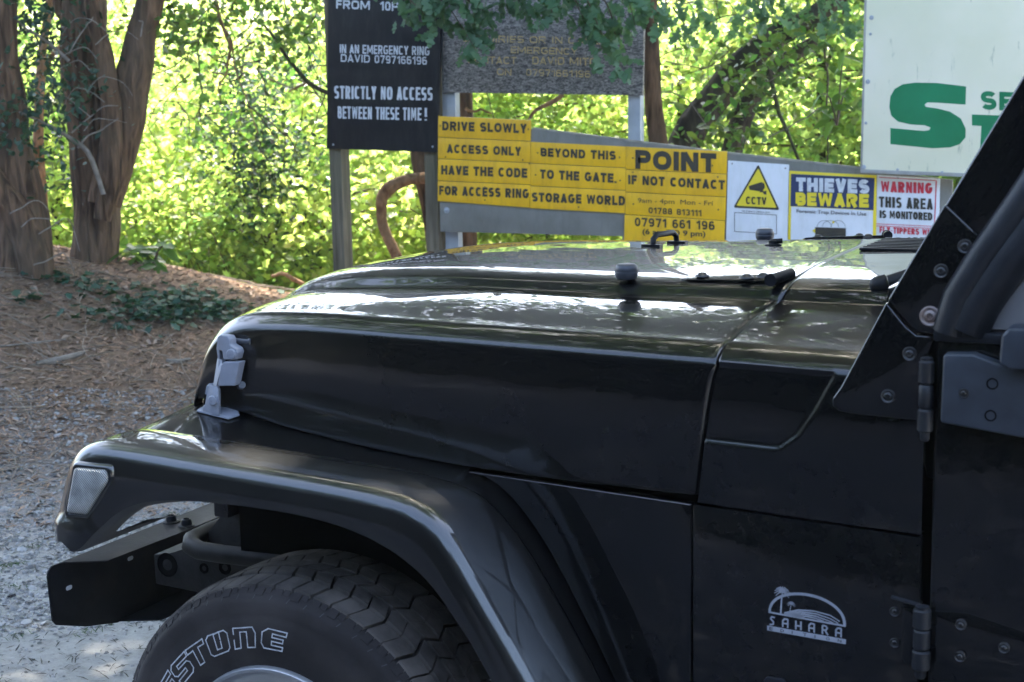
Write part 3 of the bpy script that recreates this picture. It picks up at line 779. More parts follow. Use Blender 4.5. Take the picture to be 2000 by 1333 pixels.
# marker lamp
def build_marker():
    quad = [(-.343, .886), (-.272, .888), (-.268, .868), (-.322, .800), (-.369, .801)]
    q = [at(px, py, -.849) for px, py in ((150, 911), (212, 917), (216, 938), (174, 1006), (134, 1001))]
    def rounded(poly, r, n=4):
        out = []; m_ = len(poly)
        for i in range(m_):
            p0, p1, p2 = [Vector((poly[k % m_][0], poly[k % m_][2])) for k in (i-1, i, i+1)]
            a_ = p1+(p0-p1).normalized()*r; b_ = p1+(p2-p1).normalized()*r
            for k in range(n+1):
                t = k/n; out.append((1-t)**2*a_+2*t*(1-t)*p1+t*t*b_)
        return out
    R = rounded(q, .007); c = sum(R, Vector((0, 0)))/len(R)
    mb = MB(); y0 = -.843; rings = [(1.0, y0+.012), (1.0, -.853), (.96, -.857), (.85, -.8595), (.5, -.861)]
    V = []; n = len(R)
    for s, y in rings: V += [(c.x+(p.x-c.x)*s, y, c.y+(p.y-c.y)*s) for p in R]
    V.append((c.x, -.8615, c.y)); F = []
    for k in range(len(rings)-1):
        for i in range(n): F.append((k*n+i, k*n+(i+1) % n, (k+1)*n+(i+1) % n, (k+1)*n+i))
    for i in range(n): F.append(((len(rings)-1)*n+i, (len(rings)-1)*n+(i+1) % n, len(V)-1))
    mb.add(V, F); lens = mb.build('marker_lamp', M['lens'], flare, smooth=True, ang=60)
    lens['label'] = 'clear ribbed side marker lens on the front flare'
    # dark surround, slightly proud rim
    mb = MB(); V = []; rings = [(1.0, -.840), (1.0, -.8535), (1.05, -.855), (1.14, -.8535), (1.22, -.847), (1.24, -.838)]
    for s, y in rings: V += [(c.x+(p.x-c.x)*s, y, c.y+(p.y-c.y)*s) for p in R]
    F = []
    for k in range(len(rings)-1):
        for i in range(n): F.append((k*n+i, k*n+(i+1) % n, (k+1)*n+(i+1) % n, (k+1)*n+i))
    mb.add(V, F); mb.build('lamp_surround', M['flare'], flare, smooth=True, ang=60)
build_marker()

# lower tub panels below the cowl, seams left open
def panel(name, poly, m, parent, t=.02, y=None, bevel=.0025, slope=True):
    """polygon in (x, z) on the body side"""
    P = []
    for x, z in poly:
        yy = -(side(x)) if y is None else y
        P.append((x, yy, z))
    return MB().prism(P, (0, t, 0)).build(name, m, parent, bevel=bevel)
def arch_edge():   # body edge behind the flare
    out = []
    for i in range(NS-1, int(NS*.56), -4):
        tn = Oc[min(i+1, NS-1)]-Oc[max(i-1, 0)]; tn = tn/np.linalg.norm(tn); o_ = .040*float(sstep(.30, .47, Oc[i][0]))+.004
        out.append((float(Oc[i][0]-tn[1]*o_), float(Oc[i][1]+tn[0]*o_)))
    return out
front_panel = panel('front_side_panel', [(.7445, .893), (.7445, .36), (.66, .36)]+arch_edge()+[(.25, .893)], M['paint'], car)
low_panel = panel('side_panel', [(.7475, .893), (1.098, .893), (1.098, .36), (.7475, .36)], M['paint'], car)
mirror_copy(front_panel); mirror_copy(low_panel)
# dark core so that seams and gaps read dark
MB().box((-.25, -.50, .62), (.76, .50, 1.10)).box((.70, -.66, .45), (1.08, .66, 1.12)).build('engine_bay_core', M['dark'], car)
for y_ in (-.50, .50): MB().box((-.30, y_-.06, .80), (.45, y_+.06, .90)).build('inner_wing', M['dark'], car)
# wheel arch lining
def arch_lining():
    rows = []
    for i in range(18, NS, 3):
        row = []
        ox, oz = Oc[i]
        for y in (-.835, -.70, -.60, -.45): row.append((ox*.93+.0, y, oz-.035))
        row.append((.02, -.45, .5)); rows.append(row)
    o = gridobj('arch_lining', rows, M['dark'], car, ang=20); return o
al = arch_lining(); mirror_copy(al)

# ---- door, windshield, pillar
def bar(name, pts, m, parent, width, depth, y, bevel=.004):
    pass
door = MB().prism([(1.112, -.756, 1.185), (1.112, -.756, .36), (2.02, -.756, .36), (2.06, -.756, .60), (2.06, -.756, 1.185)], (0, .05, 0)).build('door', M['paint'], car, bevel=.006, seg=3)
MB().prism([(1.108, -.762, 1.172), (2.06, -.762, 1.172), (2.06, -.762, 1.187), (1.108, -.762, 1.187)], (0, .07, 0)).build('door_top_rail', M['plastic'], door, bevel=.004)
# raised lower door hinge pressing
MB().prism([(1.118, -.7575, .792), (1.165, -.7575, .795), (1.30, -.7575, .765), (1.48, -.7575, .72), (1.50, -.7575, .70), (1.48, -.7575, .685), (1.118, -.7575, .69)], (0, .03, 0)).build('hinge_pressing', M['paint'], door, bevel=.0035)
def ring_bolt(c, ax, r, parent, m=None, ringm=None, name='bolt'):
    mb = MB(); mb.lathe(c, ax, [(r, -.004), (r, .0012), (r*.88, .0022), (r*.74, .0012), (r*.62, .0008), (r*.56, .0022), (r*.34, .003), (r*.28, .0005), (.0005, .0004)], 20, caps=False)
    return mb.build(name, m or M['bolt'], parent, smooth=True, ang=50)
AX = (0, -1, 0)
for x, z in ((1.156, .778), (1.156, .732), (1.214, .753)):
    o = ring_bolt((x, -.7615, z), AX, .0075, door, M['bolt'], name='bolt')
for x, z in ((1.063, .780), (1.064, .734)):
    o = ring_bolt((x, -(side(x)+.0006), z), AX, .0072, low_panel, M['bolt'], name='bolt')
def hinge_barrel(x, z0, z1, r, parent, y=-.768, name='hinge'):
    mb = MB(); n = 3; h = (z1-z0)/n
    for k in range(n):
        rr = r if k != 1 else r*.93
        mb.lathe((x, y, z0+k*h), (0, 0, 1), [(rr*.8, .0006), (rr, .003), (rr, h-.003), (rr*.8, h-.0006)], 18)
    mb.lathe((x, y, z0-.012), (0, 0, 1), [(r*.45, 0), (r*.62, .003), (r*.62, .012)], 14)
    mb.lathe((x, y, z1), (0, 0, 1), [(r*.8, 0), (r*.8, .003), (r*.3, .005)], 14)
    return mb.build(name, M['plastic'], parent, smooth=True, ang=40)
hinge_barrel(1.1045, .707, .797, .0125, car, -.768)
MB().prism([(1.058, -.754, .800), (1.10, -.760, .795), (1.10, -.760, .7985), (1.058, -.754, .8035)], (0, .02, 0)).build('hinge_trim', M['plastic'], low_panel, bevel=.001)
MB().prism([(1.095, -.7585, .708), (1.075, -.7555, .708), (1.075, -.7555, .792), (1.095, -.7585, .792)], (0, .02, 0)).build('hinge_leaf', M['paint'], low_panel, bevel=.002)

WX = lambda x, z: (x, -.757, z)
frame = empty('windshield_frame'); frame.parent = car
plate_low = [(.983, 1.100), (.9715, 1.083), (.972, 1.072), (.981, 1.0655), (1.0, 1.063), (1.096, 1.060), (1.096, 1.146), (1.1005, 1.150), (1.108, 1.172), (1.107, 1.178), (1.085, 1.1785), (1.070, 1.190), (1.043, 1.222)]
MB().prism([WX(*p) for p in plate_low], (0, .03, 0)).build('lower_side_plate', M['paint'], frame, bevel=.0035, seg=3)
plate_up = [(1.0455, 1.226), (1.073, 1.1935), (1.087, 1.182), (1.109, 1.1815), (1.122, 1.190), (1.135, 1.222), (1.150, 1.25), (1.178, 1.302), (1.118, 1.358)]
MB().prism([WX(*p) for p in plate_up], (0, .03, 0)).build('upper_side_plate', M['paint'], frame, bevel=.0035, seg=3)
# windshield side post above the plate and the rounded surround at the door opening
slope = np.array([.61, .79])
def strip(name, a, b, wa, wb, y, t, m, parent, bevel=.004):
    a = np.array(a); b = np.array(b); d = (b-a)/np.linalg.norm(b-a); n = np.array([d[1], -d[0]])
    Q = [a, b, b+n*wb, a+n*wa]; return MB().prism([(p[0], y, p[1]) for p in Q], (0, t, 0)).build(name, m, parent, bevel=bevel, seg=3)
strip('windshield_post', (1.106, 1.336), (1.31, 1.70), .082, .078, -.752, .035, M['paint'], frame, .005)
MB().tube([(1.126, -.752, 1.185), (1.140, -.755, 1.235), (1.168, -.756, 1.285), (1.215, -.756, 1.36), (1.28, -.752, 1.47), (1.40, -.742, 1.68)], .022, 14).build('door_surround', M['plastic'], frame, smooth=True)
MB().tube([(1.150, -.745, 1.19), (1.165, -.748, 1.225), (1.20, -.748, 1.285), (1.25, -.746, 1.36), (1.32, -.742, 1.47), (1.44, -.735, 1.68)], .030, 14).build('inner_seal', M['plastic'], frame, smooth=True)
MB().prism([(1.04, -.70, 1.20), (1.30, -.68, 1.70), (1.30, .68, 1.70), (1.04, .70, 1.20)], (.012, 0, 0)).build('windshield_glass', M['glass'], frame)
MB().tube([(1.30, -.72, 1.70), (1.30, .72, 1.70)], .03, 10).build('header_rail', M['paint'], frame, smooth=True)
MB().box((1.035, -.72, 1.10), (1.06, .72, 1.24)).build('frame_base', M['paint'], frame, bevel=.01)
for k, (x, z, r) in enumerate(((1.146, 1.302, .0098), (1.116, 1.268, .0098), (1.077, 1.153, .0098), (1.049, 1.092, .0098))):
    ring_bolt((x, -.7590, z), AX, r, frame)
b = ring_bolt((1.103, -.7595, 1.206), AX, .0140, frame, M['bolt_silver']); b['label'] = 'large pale worn bolt at the middle of the side plate'
# far side of the windshield frame
for ch in [c for c in frame.children if c.name.split('.')[0] in ('lower_side_plate', 'upper_side_plate', 'windshield_post', 'door_surround', 'inner_seal')]: mirror_copy(ch)
# upper door hinge and mirror bracket
hinge_barrel(1.0985+.004, 1.048, 1.148, .0105, car, -.772)
MB().prism([(1.1265, -.79, 1.160), (1.165, -.79, 1.162), (1.195, -.79, 1.152), (1.235, -.79, 1.143), (1.30, -.79, 1.130), (1.30, -.79, 1.05), (1.228, -.79, 1.054), (1.125, -.79, 1.066)], (0, .03, 0)).build('mirror_bracket', M['bracket'], door, bevel=.006, seg=3)
for x, z in ((1.191, 1.124), (1.190, 1.081)):
    MB().lathe((x, -.785, z), AX, [(.0075, -.02), (.0078, .0055), (.006, .0056), (.005, -.004), (.0005, -.0045)], 16, caps=False).build('bracket_hole', M['dark'], door, smooth=True)  # black disc painted as the shaded hole
ring_bolt((1.155, -.7905, 1.109), AX, .0065, door)
MB().prism([(1.201, -.815, 1.155), (1.203, -.815, 1.192), (1.212, -.815, 1.203), (1.33, -.815, 1.205), (1.33, -.815, 1.150), (1.215, -.815, 1.147)], (0, .05, 0)).build('mirror_arm', M['bracket'], door, bevel=.008, seg=3)
MB().box((1.30, -.90, 1.14), (1.37, -.79, 1.32)).build('mirror_housing', M['plastic'], door, bevel=.02, seg=3)
# side window
MB().prism([(1.178, -.742, 1.19), (1.205, -.742, 1.235), (1.34, -.738, 1.43), (1.47, -.732, 1.66), (2.04, -.732, 1.66), (2.04, -.742, 1.19)], (0, .006, 0)).build('side_window', M['windowplastic'], door)

# rest of the body, seen only from beside
MB().prism([(2.07, -.755, 1.18), (2.07, -.755, .45), (2.12, -.755, .60), (2.25, -.755, .80), (2.55, -.755, .84), (2.75, -.755, .70), (2.82, -.755, .50), (3.25, -.755, .50), (3.25, -.755, 1.18)], (0, .04, 0)).build('rear_side_panel', M['paint'], car, bevel=.01)
mirror_copy(bpy.data.objects['rear_side_panel']); mirror_copy(door)
MB().box((3.22, -.75, .50), (3.26, .75, 1.18)).build('tailgate', M['paint'], car, bevel=.01)
MB().box((1.08, -.71, .42), (3.2, .71, .50)).build('floor_pan', M['dark'], car)
roofm = mat('black_canvas', (.012, .012, .013), .8, bump=.3, bscale=500, bdist=.001)
MB().prism([(1.29, -.74, 1.70), (1.6, -.74, 1.74), (3.1, -.74, 1.72), (3.24, -.74, 1.20), (2.08, -.74, 1.20), (2.06, -.74, 1.68), (1.31, -.74, 1.66)], (0, .01, 0)).build('soft_top_side', roofm, car)
mirror_copy(bpy.data.objects['soft_top_side'])
MB().prism([(1.28, -.74, 1.71), (1.6, -.74, 1.75), (3.1, -.74, 1.73), (3.25, -.74, 1.20), (3.23, -.74, 1.20), (3.08, -.74, 1.71), (1.6, -.74, 1.73), (1.28, -.74, 1.69)], (0, 1.48, 0)).build('soft_top', roofm, car, bevel=.006)
for y in (-.38, .38):
    MB().box((1.75, y-.22, .55), (2.2, y+.22, .85)).box((2.12, y-.22, .80), (2.28, y+.22, 1.35)).build('seat', M['plastic'], car, bevel=.05, seg=3)
MB().box((1.08, -.68, .95), (1.30, .68, 1.17)).build('dashboard', M['plastic'], car, bevel=.03)

# grille and headlamps (front face, under the hood lip)
def build_grille():
    mb = MB(); z0, z1 = .70, .975; xa, xb = -.335, -.30
    mb.box((xa, -.47, z0), (xb, .47, z0+.04)).box((xa, -.47, z1-.03), (xb, .47, z1))
    edges = [-.52, -.235]+[-.215+i*.0615+d for i in range(8) for d in (0,)]
    mb.box((xa, -.47, z0+.04), (xb, -.23, z1-.03)).box((xa, .23, z0+.04), (xb, .47, z1-.03))
    for i in range(6):
        y = -.23+.0657*(i+1); mb.box((xa, y-.011, z0+.04), (xb, y+.011, z1-.03))
    g = mb.build('grille', M['paint'], car, bevel=.004)
    for y in (-.35, .35):
        MB().lathe((xa, y, .84), (-1, 0, 0), [(.10, -.01), (.10, .012), (.088, .016), (.086, .008), (.05, .02), (.001, .024)], 28, caps=False).build('headlight', M['lens'], g, smooth=True)
build_grille()

# hood hardware
def hinge_piece(sy):
    y0 = -.440*sy if sy > 0 else .440
    h = MB()
    # flat arm lying forward on the hood, knuckle at the seam, arm rearward
    zt = z_plateau(.70)+.004
    arm = [(.622, -.398, z_plateau(.615)+.0035), (.645, -.410, z_plateau(.64)+.004), (.795, -.430, z_plateau(.8)+.004), (.80, -.400, z_plateau(.8)+.012), (.66, -.382, z_plateau(.66)+.0105), (.635, -.385, z_plateau(.63)+.0095)]
    arm = [(x, y*sy, z) for x, y, z in arm]
    h.prism(arm, (0, 0, .004))
    a_ = h.build('hood_hinge', M['paint'], hood, bevel=.002)
    MB().tube([(.800, -.462*sy, 1.2165), (.812, -.415*sy, 1.222)], .0115, 14).build('hinge_knuckle', M['steel'], a_, smooth=True) if False else None
    k = MB(); k.tube([(.797, -.452*sy, 1.2125), (.812, -.392*sy, 1.2165)], .0095, 14)
    k.tube([(.7955, -.458*sy, 1.2122), (.797, -.451*sy, 1.2125)], .0108, 14)
    k.build('hinge_knuckle', M['steel'], hood, smooth=True, ang=40)
    for x, y in ((.66, -.397), (.745, -.420), (.768, -.402)):
        z = interp(x, [.6, .82], [z_plateau(.6), z_plateau(.82)])+.0110
        MB().lathe((x, y*sy, z), (0, 0, 1), [(.0125, 0), (.012, .0022), (.008, .0035), (.007, .006), (.003, .0075)], 14).build('hinge_bolt', M['bolt'], hood, smooth=True, ang=60)
hinge_piece(1); hinge_piece(-1)
def rubber_bumper(x, y):
    z = z_plateau(x)+.006
    c = Vector((x, y, z))
    prof = [(.016, 0), (.0192, .004), (.0205, .011), (.0206, .0128), (.0202, .0132), (.0206, .0137), (.0198, .0195), (.0178, .0240), (.0150, .0262), (.011, .0270), (.001, .0272)]
    return MB().lathe(c, (0, 0, 1), prof, 28, caps=False).build('rubber_bumper', M['rubber'], hood, smooth=True, ang=60)
rubber_bumper(.522, -.397); rubber_bumper(.540, .400)
# footman loop
def footman():
    z = z_plateau(.40)+.0195; c = at(1297, 487, .12); x, y = c[0], .125
    L_ = MB(); ex, ey = .010, .045
    pts = [(x-ex, y-ey, z+.001), (x-ex*.9, y-ey, z+.015), (x-ex*.6, y-ey*.72, z+.023), (x+ex*.6, y+ey*.72, z+.023), (x+ex*.9, y+ey, z+.015), (x+ex, y+ey, z+.001)]
    L_.tube(pts, .0062, 10)
    L_.box((x-ex-.022, y-ey-.010, z-.002), (x-ex+.018, y-ey+.010, z+.0045)).box((x+ex-.018, y+ey-.010, z-.002), (x+ex+.022, y+ey+.010, z+.0045))
    L_.build('footman_loop', M['steel'], hood, smooth=True, ang=50)
footman()
mb = MB(); zz = z_plateau(.65)+.019; p = (.638, .12)
mb.lathe((p[0], p[1], zz), (0, 0, 1), [(.017, 0), (.017, .002), (.009, .004), (.009, .009), (.004, .012)], 16); mb.tube([(p[0], p[1], zz+.008), (p[0]+.018, p[1]+.004, zz+.009)], .005, 8)
mb.build('washer_nozzle', M['steel'], hood, smooth=True, ang=50)
# cowl vent grille: dark recess bars
vent = MB()
for k in range(8):
    y = -.02+k*.032; zc = z_plateau(.9)+.0205
    vent.box((.842, y, zc-.001), (1.00, y+.011, zc+.0045))
vent.build('vent_bars', M['steel'], cowl, bevel=.0015)
MB().box((.848, -.03, z_plateau(.9)+.0180), (.998, .235, z_plateau(.9)+.0206)).build('vent_recess', M['dark'], cowl)  # black sheet under the bars in place of the shade of a recess
# wiper pivot
pv = MB(); c = (.985, -.452, 1.213); pv.tube([c, (1.03, -.44, 1.225)], [.013, .017], 14); pv.lathe((.968, -.457, 1.210), (.9, .2, .2), [(.001, -.012), (.009, -.010), (.0135, -.003), (.0145, .003), (.0145, .014), (.011, .017)], 18, caps=False)
pv.build('wiper_pivot', M['steel'], cowl, smooth=True, ang=50)

# hood latch
def build_latch():
    r = empty('hood_latch', (0, 0, 0)); r.parent = car; r['label'] = 'grey cast hood catch at the front corner of the hood'
    # local frame: u forward/back along x, v outwards (-y), h up; body side y about -.567 at x=-.2
    def P(x, y, z): return (x, y, z)
    y0 = -.572
    # lower bracket: base flange, two ears with a window between
    mb = MB(); mb.prism([(-.268, y0+.005, .9475), (-.262, y0-.030, .944), (-.185, y0-.036, .936), (-.178, y0-.010, .9385), (-.20, y0+.012, .944)], (0, 0, .004))
    mb.prism([(-.246, y0-.030, .944), (-.206, y0-.036, .942), (-.206, y0-.034, .990), (-.212, y0-.030, .995), (-.232, y0-.026, .996), (-.238, y0-.024, .990)], (-.003, .011, 0))
    mb.prism([(-.250, y0+.006, .946), (-.262, y0-.004, .946), (-.252, y0-.003, .994), (-.242, y0+.004, .996)], (.010, -.004, 0))
    mb.prism([(-.262, y0-.004, .947), (-.247, y0-.030, .945), (-.2465, y0-.030, .957), (-.260, y0-.004, .957)], (.006, .002, 0))
    mb.prism([(-.256, y0-.002, .978), (-.243, y0-.027, .978), (-.239, y0-.026, .995), (-.252, y0-.001, .995)], (.008, .002, 0))
    mb.build('latch_foot', M['latch'], r, bevel=.002, seg=2)
    MB().lathe((-.219, y0-.0335, .970), (.1, -1, 0), [(.0095, -.004), (.0095, .004), (.008, .0055), (.001, .006)], 18, caps=False).build('latch_pin', M['latch'], r, smooth=True)
    MB().prism([(-.2575, y0-.0065, .9585), (-.2475, y0-.0265, .9585), (-.2445, y0-.0262, .977), (-.2545, y0-.0060, .977)], (.006, .002, 0)).build('latch_window', M['dark'], r)  # black inset drawn as the shaded opening of the catch
    # link
    mb = MB(); mb.prism([(-.236, y0-.012, .988), (-.224, y0-.020, .985), (-.206, y0-.020, 1.035), (-.214, y0-.008, 1.045), (-.228, y0-.004, 1.045), (-.240, y0-.004, .992)], (0, .012, 0))
    mb.build('latch_link', M['latch'], r, bevel=.002)
    # lever: two cheeks
    mb = MB(); mb.prism([(-.206, y0-.036, .998), (-.170, y0-.032, 1.000), (-.160, y0-.030, 1.040), (-.158, y0-.030, 1.0455), (-.190, y0-.034, 1.0445), (-.1975, y0-.035, 1.038)], (0, .020, 0))
    mb.build('latch_lever', M['latch'], r, bevel=.0028, seg=3)
    mb = MB(); mb.prism([(-.238, y0-.004, 1.000), (-.226, y0-.008, .998), (-.218, y0-.010, 1.040), (-.224, y0-.006, 1.044), (-.230, y0-.002, 1.042)], (0, .014, 0)); mb.build('latch_cheek', M['latch'], r, bevel=.0022)
    # hook with ear and pin
    mb = MB(); mb.prism([(-.222, y0-.010, 1.044), (-.222, y0-.014, 1.063), (-.212, y0-.022, 1.088), (-.205, y0-.024, 1.092), (-.186, y0-.026, 1.091), (-.181, y0-.026, 1.085), (-.181, y0-.026, 1.075), (-.166, y0-.028, 1.069), (-.163, y0-.028, 1.062), (-.168, y0-.028, 1.048), (-.198, y0-.026, 1.0465), (-.201, y0-.024, 1.062), (-.212, y0-.018, 1.062), (-.214, y0-.014, 1.044)], (0, .022, 0))
    mb.build('latch_hook', M['latch'], r, bevel=.0028, seg=3)
    MB().lathe((-.176, y0-.028, 1.0585), (.1, -1, 0), [(.0098, -.004), (.0098, .004), (.0085, .0055), (.001, .006)], 18, caps=False).build('latch_pin', M['latch'], r, smooth=True)
    mb = MB(); mb.lathe((-.185, y0+.002, 1.079), (1, -.12, 0), [(.0055, -.01), (.0055, .030), (.0075, .031), (.0075, .036), (.004, .037)], 14)
    mb.tube([(-.178, y0-.004, .994), (-.168, y0-.012, .999)], .007, 10); mb.build('latch_rubber', M['rubber'], r, smooth=True)
    return r
latch = build_latch()
lf = empty('hood_latch', (0, 0, 0)); lf.parent = car
for ch in latch.children: mirror_copy(ch, lf)

# bumper, frame rail, sway bar
X0 = -.655
def build_bumper():
    b_ = empty('front_bumper', (0, 0, 0)); b_.parent = car
    def web(sy):
        return [(X0, -.600*sy, .586), (X0, -.604*sy, .575), (X0, -.598*sy, .480), (X0, -.588*sy, .468), (X0, -.500*sy, .436), (X0, -.407*sy, .414)]
    near = web(1); far = web(-1)[::-1]
    MB().prism(near+far+[(X0, .590, .594), (X0, -.590, .594)], (-.004, 0, 0)).build('bumper_web', M['steel'], b_, bevel=.0015)
    top = [(X0, -.588, .594), (-.652, -.560, .594), (-.575, -.515, .594), (-.565, -.28, .594), (-.565, .28, .594), (-.575, .515, .594), (-.652, .56, .594), (X0, .588, .594)]
    MB().prism(top, (0, 0, -.004)).build('bumper_top_flange', M['steel'], b_, bevel=.0015)
    bot = [(X0, -.40, .414), (-.575, -.36, .414), (-.575, .36, .414), (X0, .40, .414)]
    MB().prism(bot, (0, 0, .004)).build('bumper_bottom_flange', M['steel'], b_, bevel=.0015)
    slot_light = mat('bright_slot', (.55, .56, .58), .8)  # pale patches painted as daylight showing through the bumper slots
    for y, z, w_, a_ in ((-.546, .535, .018, 0), (-.354, .543, .018, 0)):
        P = rect_round((-w_/2, -.0045), (w_/2, .0045), .0044, 3)
        MB().prism([(X0+.0006, y+u, z+v) for u, v in P], (-.0052, 0, 0)).build('slot', slot_light, b_)
    for x, y in ((-.638, -.231), (-.587, -.242)):
        bb = MB().lathe((x, y, .594), (0, 0, 1), [(.019, 0), (.019, .002), (.017, .003), (.0125, .0035), (.0125, .006), (.0105, .0145), (.007, .0165), (.0065, .013), (.001, .0125)], 22, caps=False)
        bb.build('bumper_bolt', M['steel'], b_, smooth=True, ang=45)
    return b_
build_bumper()
def rail(sy):
    mb = MB(); y = -.42*sy
    poly = [(-.535, .585), (-.50, .590), (-.43, .615), (-.385, .655), (-.355, .690), (-.27, .705), (-.20, .70), (-.10, .69), (0.0, .66), (.6, .62), (.6, .50), (0, .50), (-.25, .50), (-.42, .515), (-.535, .520)]
    mb.prism([(x, y, z) for x, z in poly], (0, .10*sy, 0)); return mb.build('frame_rail', M['under'], car, bevel=.004)
rail(1); rail(-1)
for x, z, r in ((-.50, .566, .026), (-.405, .570, .011), (-.352, .578, .015)):
    MB().lathe((x, -.4195, z), AX, [(r, 0), (r, .0015), (r*.93, .0018), (r*.92, .0006), (.0005, .0004)], 20, caps=False).build('rail_hole', M['dark'], car, smooth=True)  # black discs stand for shaded holes, the rail is not cut
swaym = mat('dusty_bar_steel', (.006, .006, .006), .6, spec=.2, noise_col=(.018, .017, .016), nscale=20)
MB().tube([(-.40, .40, .64), (-.41, -.40, .64), (-.405, -.455, .640), (-.39, -.478, .636), (-.36, -.488, .632), (-.30, -.49, .632), (-.20, -.49, .634), (-.05, -.49, .638), (.02, -.49, .64)],
          .019, 14).build('sway_bar', swaym, car, smooth=True)
MB().tube([(0, -.62, .37), (0, .62, .37)], .045, 12).tube([(.03, -.47, .35), (.05, -.44, .75)], .03, 12).build('front_axle', M['under'], car, smooth=True)

# ---- wheels
def wheel(cx, cy, lettered):
    cz, R, hw = .354, .354, .115           # half width
    wr = empty('wheel', (0, 0, 0)); wr.parent = car
    so_ = -1 if cy < 0 else 1
    yo = cy+so_*0.0
    def Y(d): return yo - so_*d            # d: distance inward from the outer face
    # section: (radius, inward distance)
    sec = [(.196, .012), (.200, .004), (.212, .0), (.235, -.006), (.262, -.010), (.290, -.0105), (.296, -.0085), (.300, -.009), (.318, -.007), (.326, -.004), (.331, .002), (.337, .011), (.340, .019)]
    seg = 144
    V = []; F = []
    for r, d in sec+[(.340, .215), (.32, .235), (.26, .24), (.20, .22)]:
        for k in range(seg):
            a_ = 2*PI*k/seg; V.append((cx+r*math.sin(a_), Y(d), cz+r*math.cos(a_)))
    n = len(sec)+4
    for i in range(n-1):
        for k in range(seg): F.append((i*seg+k, i*seg+(k+1) % seg, (i+1)*seg+(k+1) % seg, (i+1)*seg+k))
    ty = MB().add(V, F).build('tyre', M['tyre'], wr, smooth=True, ang=30)
    # tread blocks as geometry: shoulder lugs and two inner ribs of zig-zag blocks, one mesh
    tb = MB(); lb = MB(); NB = 58
    def blk(a0, a1, d0, d1, r0, r1, skew=0.0, jag=0.0, drop0=0.0, n_=3, tb=tb):
        VV = []; 
        for r, dr in ((r0, 1), (r1, 0)):
            for t in np.linspace(0, 1, n_):
                for s_, dd in ((0, d0), (1, d1)):
                    a_ = a0+(a1-a0)*t+skew*s_+jag*(math.sin(t*9.4)+.5*math.sin(s_*3+a0*17))*.004
                    rr = r-(drop0 if (s_ == 0 and r == r1) else 0)
                    sh = .0012*(1 if r == r1 else 0)
                    VV.append((cx+rr*math.sin(a_), Y(dd+(sh if s_ == 0 else -sh)), cz+rr*math.cos(a_)))
        m_ = n_*2; FF = []
        for t in range(n_-1):
            a_, b_, c_, d_ = 2*t, 2*t+1, 2*t+3, 2*t+2
            FF += [(m_+a_, m_+b_, m_+c_, m_+d_), (a_, m_+a_, m_+d_, d_), (b_, c_, m_+c_, m_+b_)]
        FF += [(0, 1, m_+1, m_+0), (m_-2, m_+m_-2, m_+m_-1, m_-1)]
        tb.add(VV, FF)
    da = 2*PI/NB
    for k in range(NB):
        a0 = k*da+random.uniform(-.008, .008)
        # outer shoulder block: top face sloping, plus side lug going down the sidewall
        blk(a0+da*.05, a0+da*.93, .012, .052, .334, .3525, da*.30, drop0=.007)
        blk(a0+da*.10, a0+da*.52, -.001 if k % 2 else .002, .016, .318 if k % 2 else .322, .3435, 0, drop0=.012, tb=lb)
        blk(a0+da*.58, a0+da*.90, .004, .016, .326, .344, 0, drop0=.010, tb=lb)
        blk(a0+da*.30, a0+da*1.17, .057, .094, .338, .3545, -da*.35, jag=1.0, n_=5)
        blk(a0+da*.05, a0+da*.94, .097, .130, .338, .3545, da*.4, jag=1.0, n_=5)
        blk(a0+da*.40, a0+da*1.27, .133, .168, .338, .3542, -da*.35, jag=1.0, n_=5)
        blk(a0+da*.05, a0+da*.93, .172, .215, .334, .3515, da*.3, jag=1.0, n_=5)
    lb.build('shoulder_lugs', M['tyre'], wr)['kind'] = 'stuff'
    tb.build('tread', M['tread'], wr)
    o_ = bpy.data.objects[wr.children[-1].name]; o_['kind'] = 'stuff'
    # mould ridges and ticks on the sidewall
    tk = MB()
    for k in range(60):
        a_ = 2*PI*k/60; r0, r1 = .3255, .333
        for w_ in (0,):
            e = .0035; V4 = []
            for r, aa in ((r0, a_), (r1, a_+.012), (r1, a_+.012+.004), (r0, a_+.004)): V4.append((cx+r*math.sin(aa), Y(-.0062+(r-.325)*.55), cz+r*math.cos(aa)))
            tk.add(V4, [(0, 1, 2, 3)])
    tk.build('mould_tick', M['lip'], wr)
    # rim
    rim = [(.205, .010), (.2045, -.004), (.2015, -.0075), (.196, -.006), (.193, .002), (.190, .012), (.182, .020), (.160, .026), (.125, .030), (.10, .022), (.075, .012), (.05, .010), (.03, .006), (.001, .005)]
    MB().lathe((cx, yo, cz), (0, so_, 0), [(r, -d) for r, d in rim], 72, caps=False).build('rim', M['alu'], wr, smooth=True, ang=50)
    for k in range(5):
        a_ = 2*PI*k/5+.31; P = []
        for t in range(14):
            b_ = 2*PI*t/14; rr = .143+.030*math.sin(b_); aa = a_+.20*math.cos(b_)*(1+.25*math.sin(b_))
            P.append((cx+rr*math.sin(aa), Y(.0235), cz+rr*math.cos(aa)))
        MB().prism(P, (0, -so_*.012, 0)).build('rim_hole', M['dirtline'], wr, bevel=.002)  # plates coloured as shaded holes, the rim has no openings
    MB().lathe((cx, yo, cz), (0, so_, 0), [(.22, -.2), (.19, -.04), (.1, -.035)], 40, caps=True).build('brake_disc', M['dark'], wr, smooth=True)
    if lettered:
        tyre_letters(cx, cz, yo, wr)
    return wr
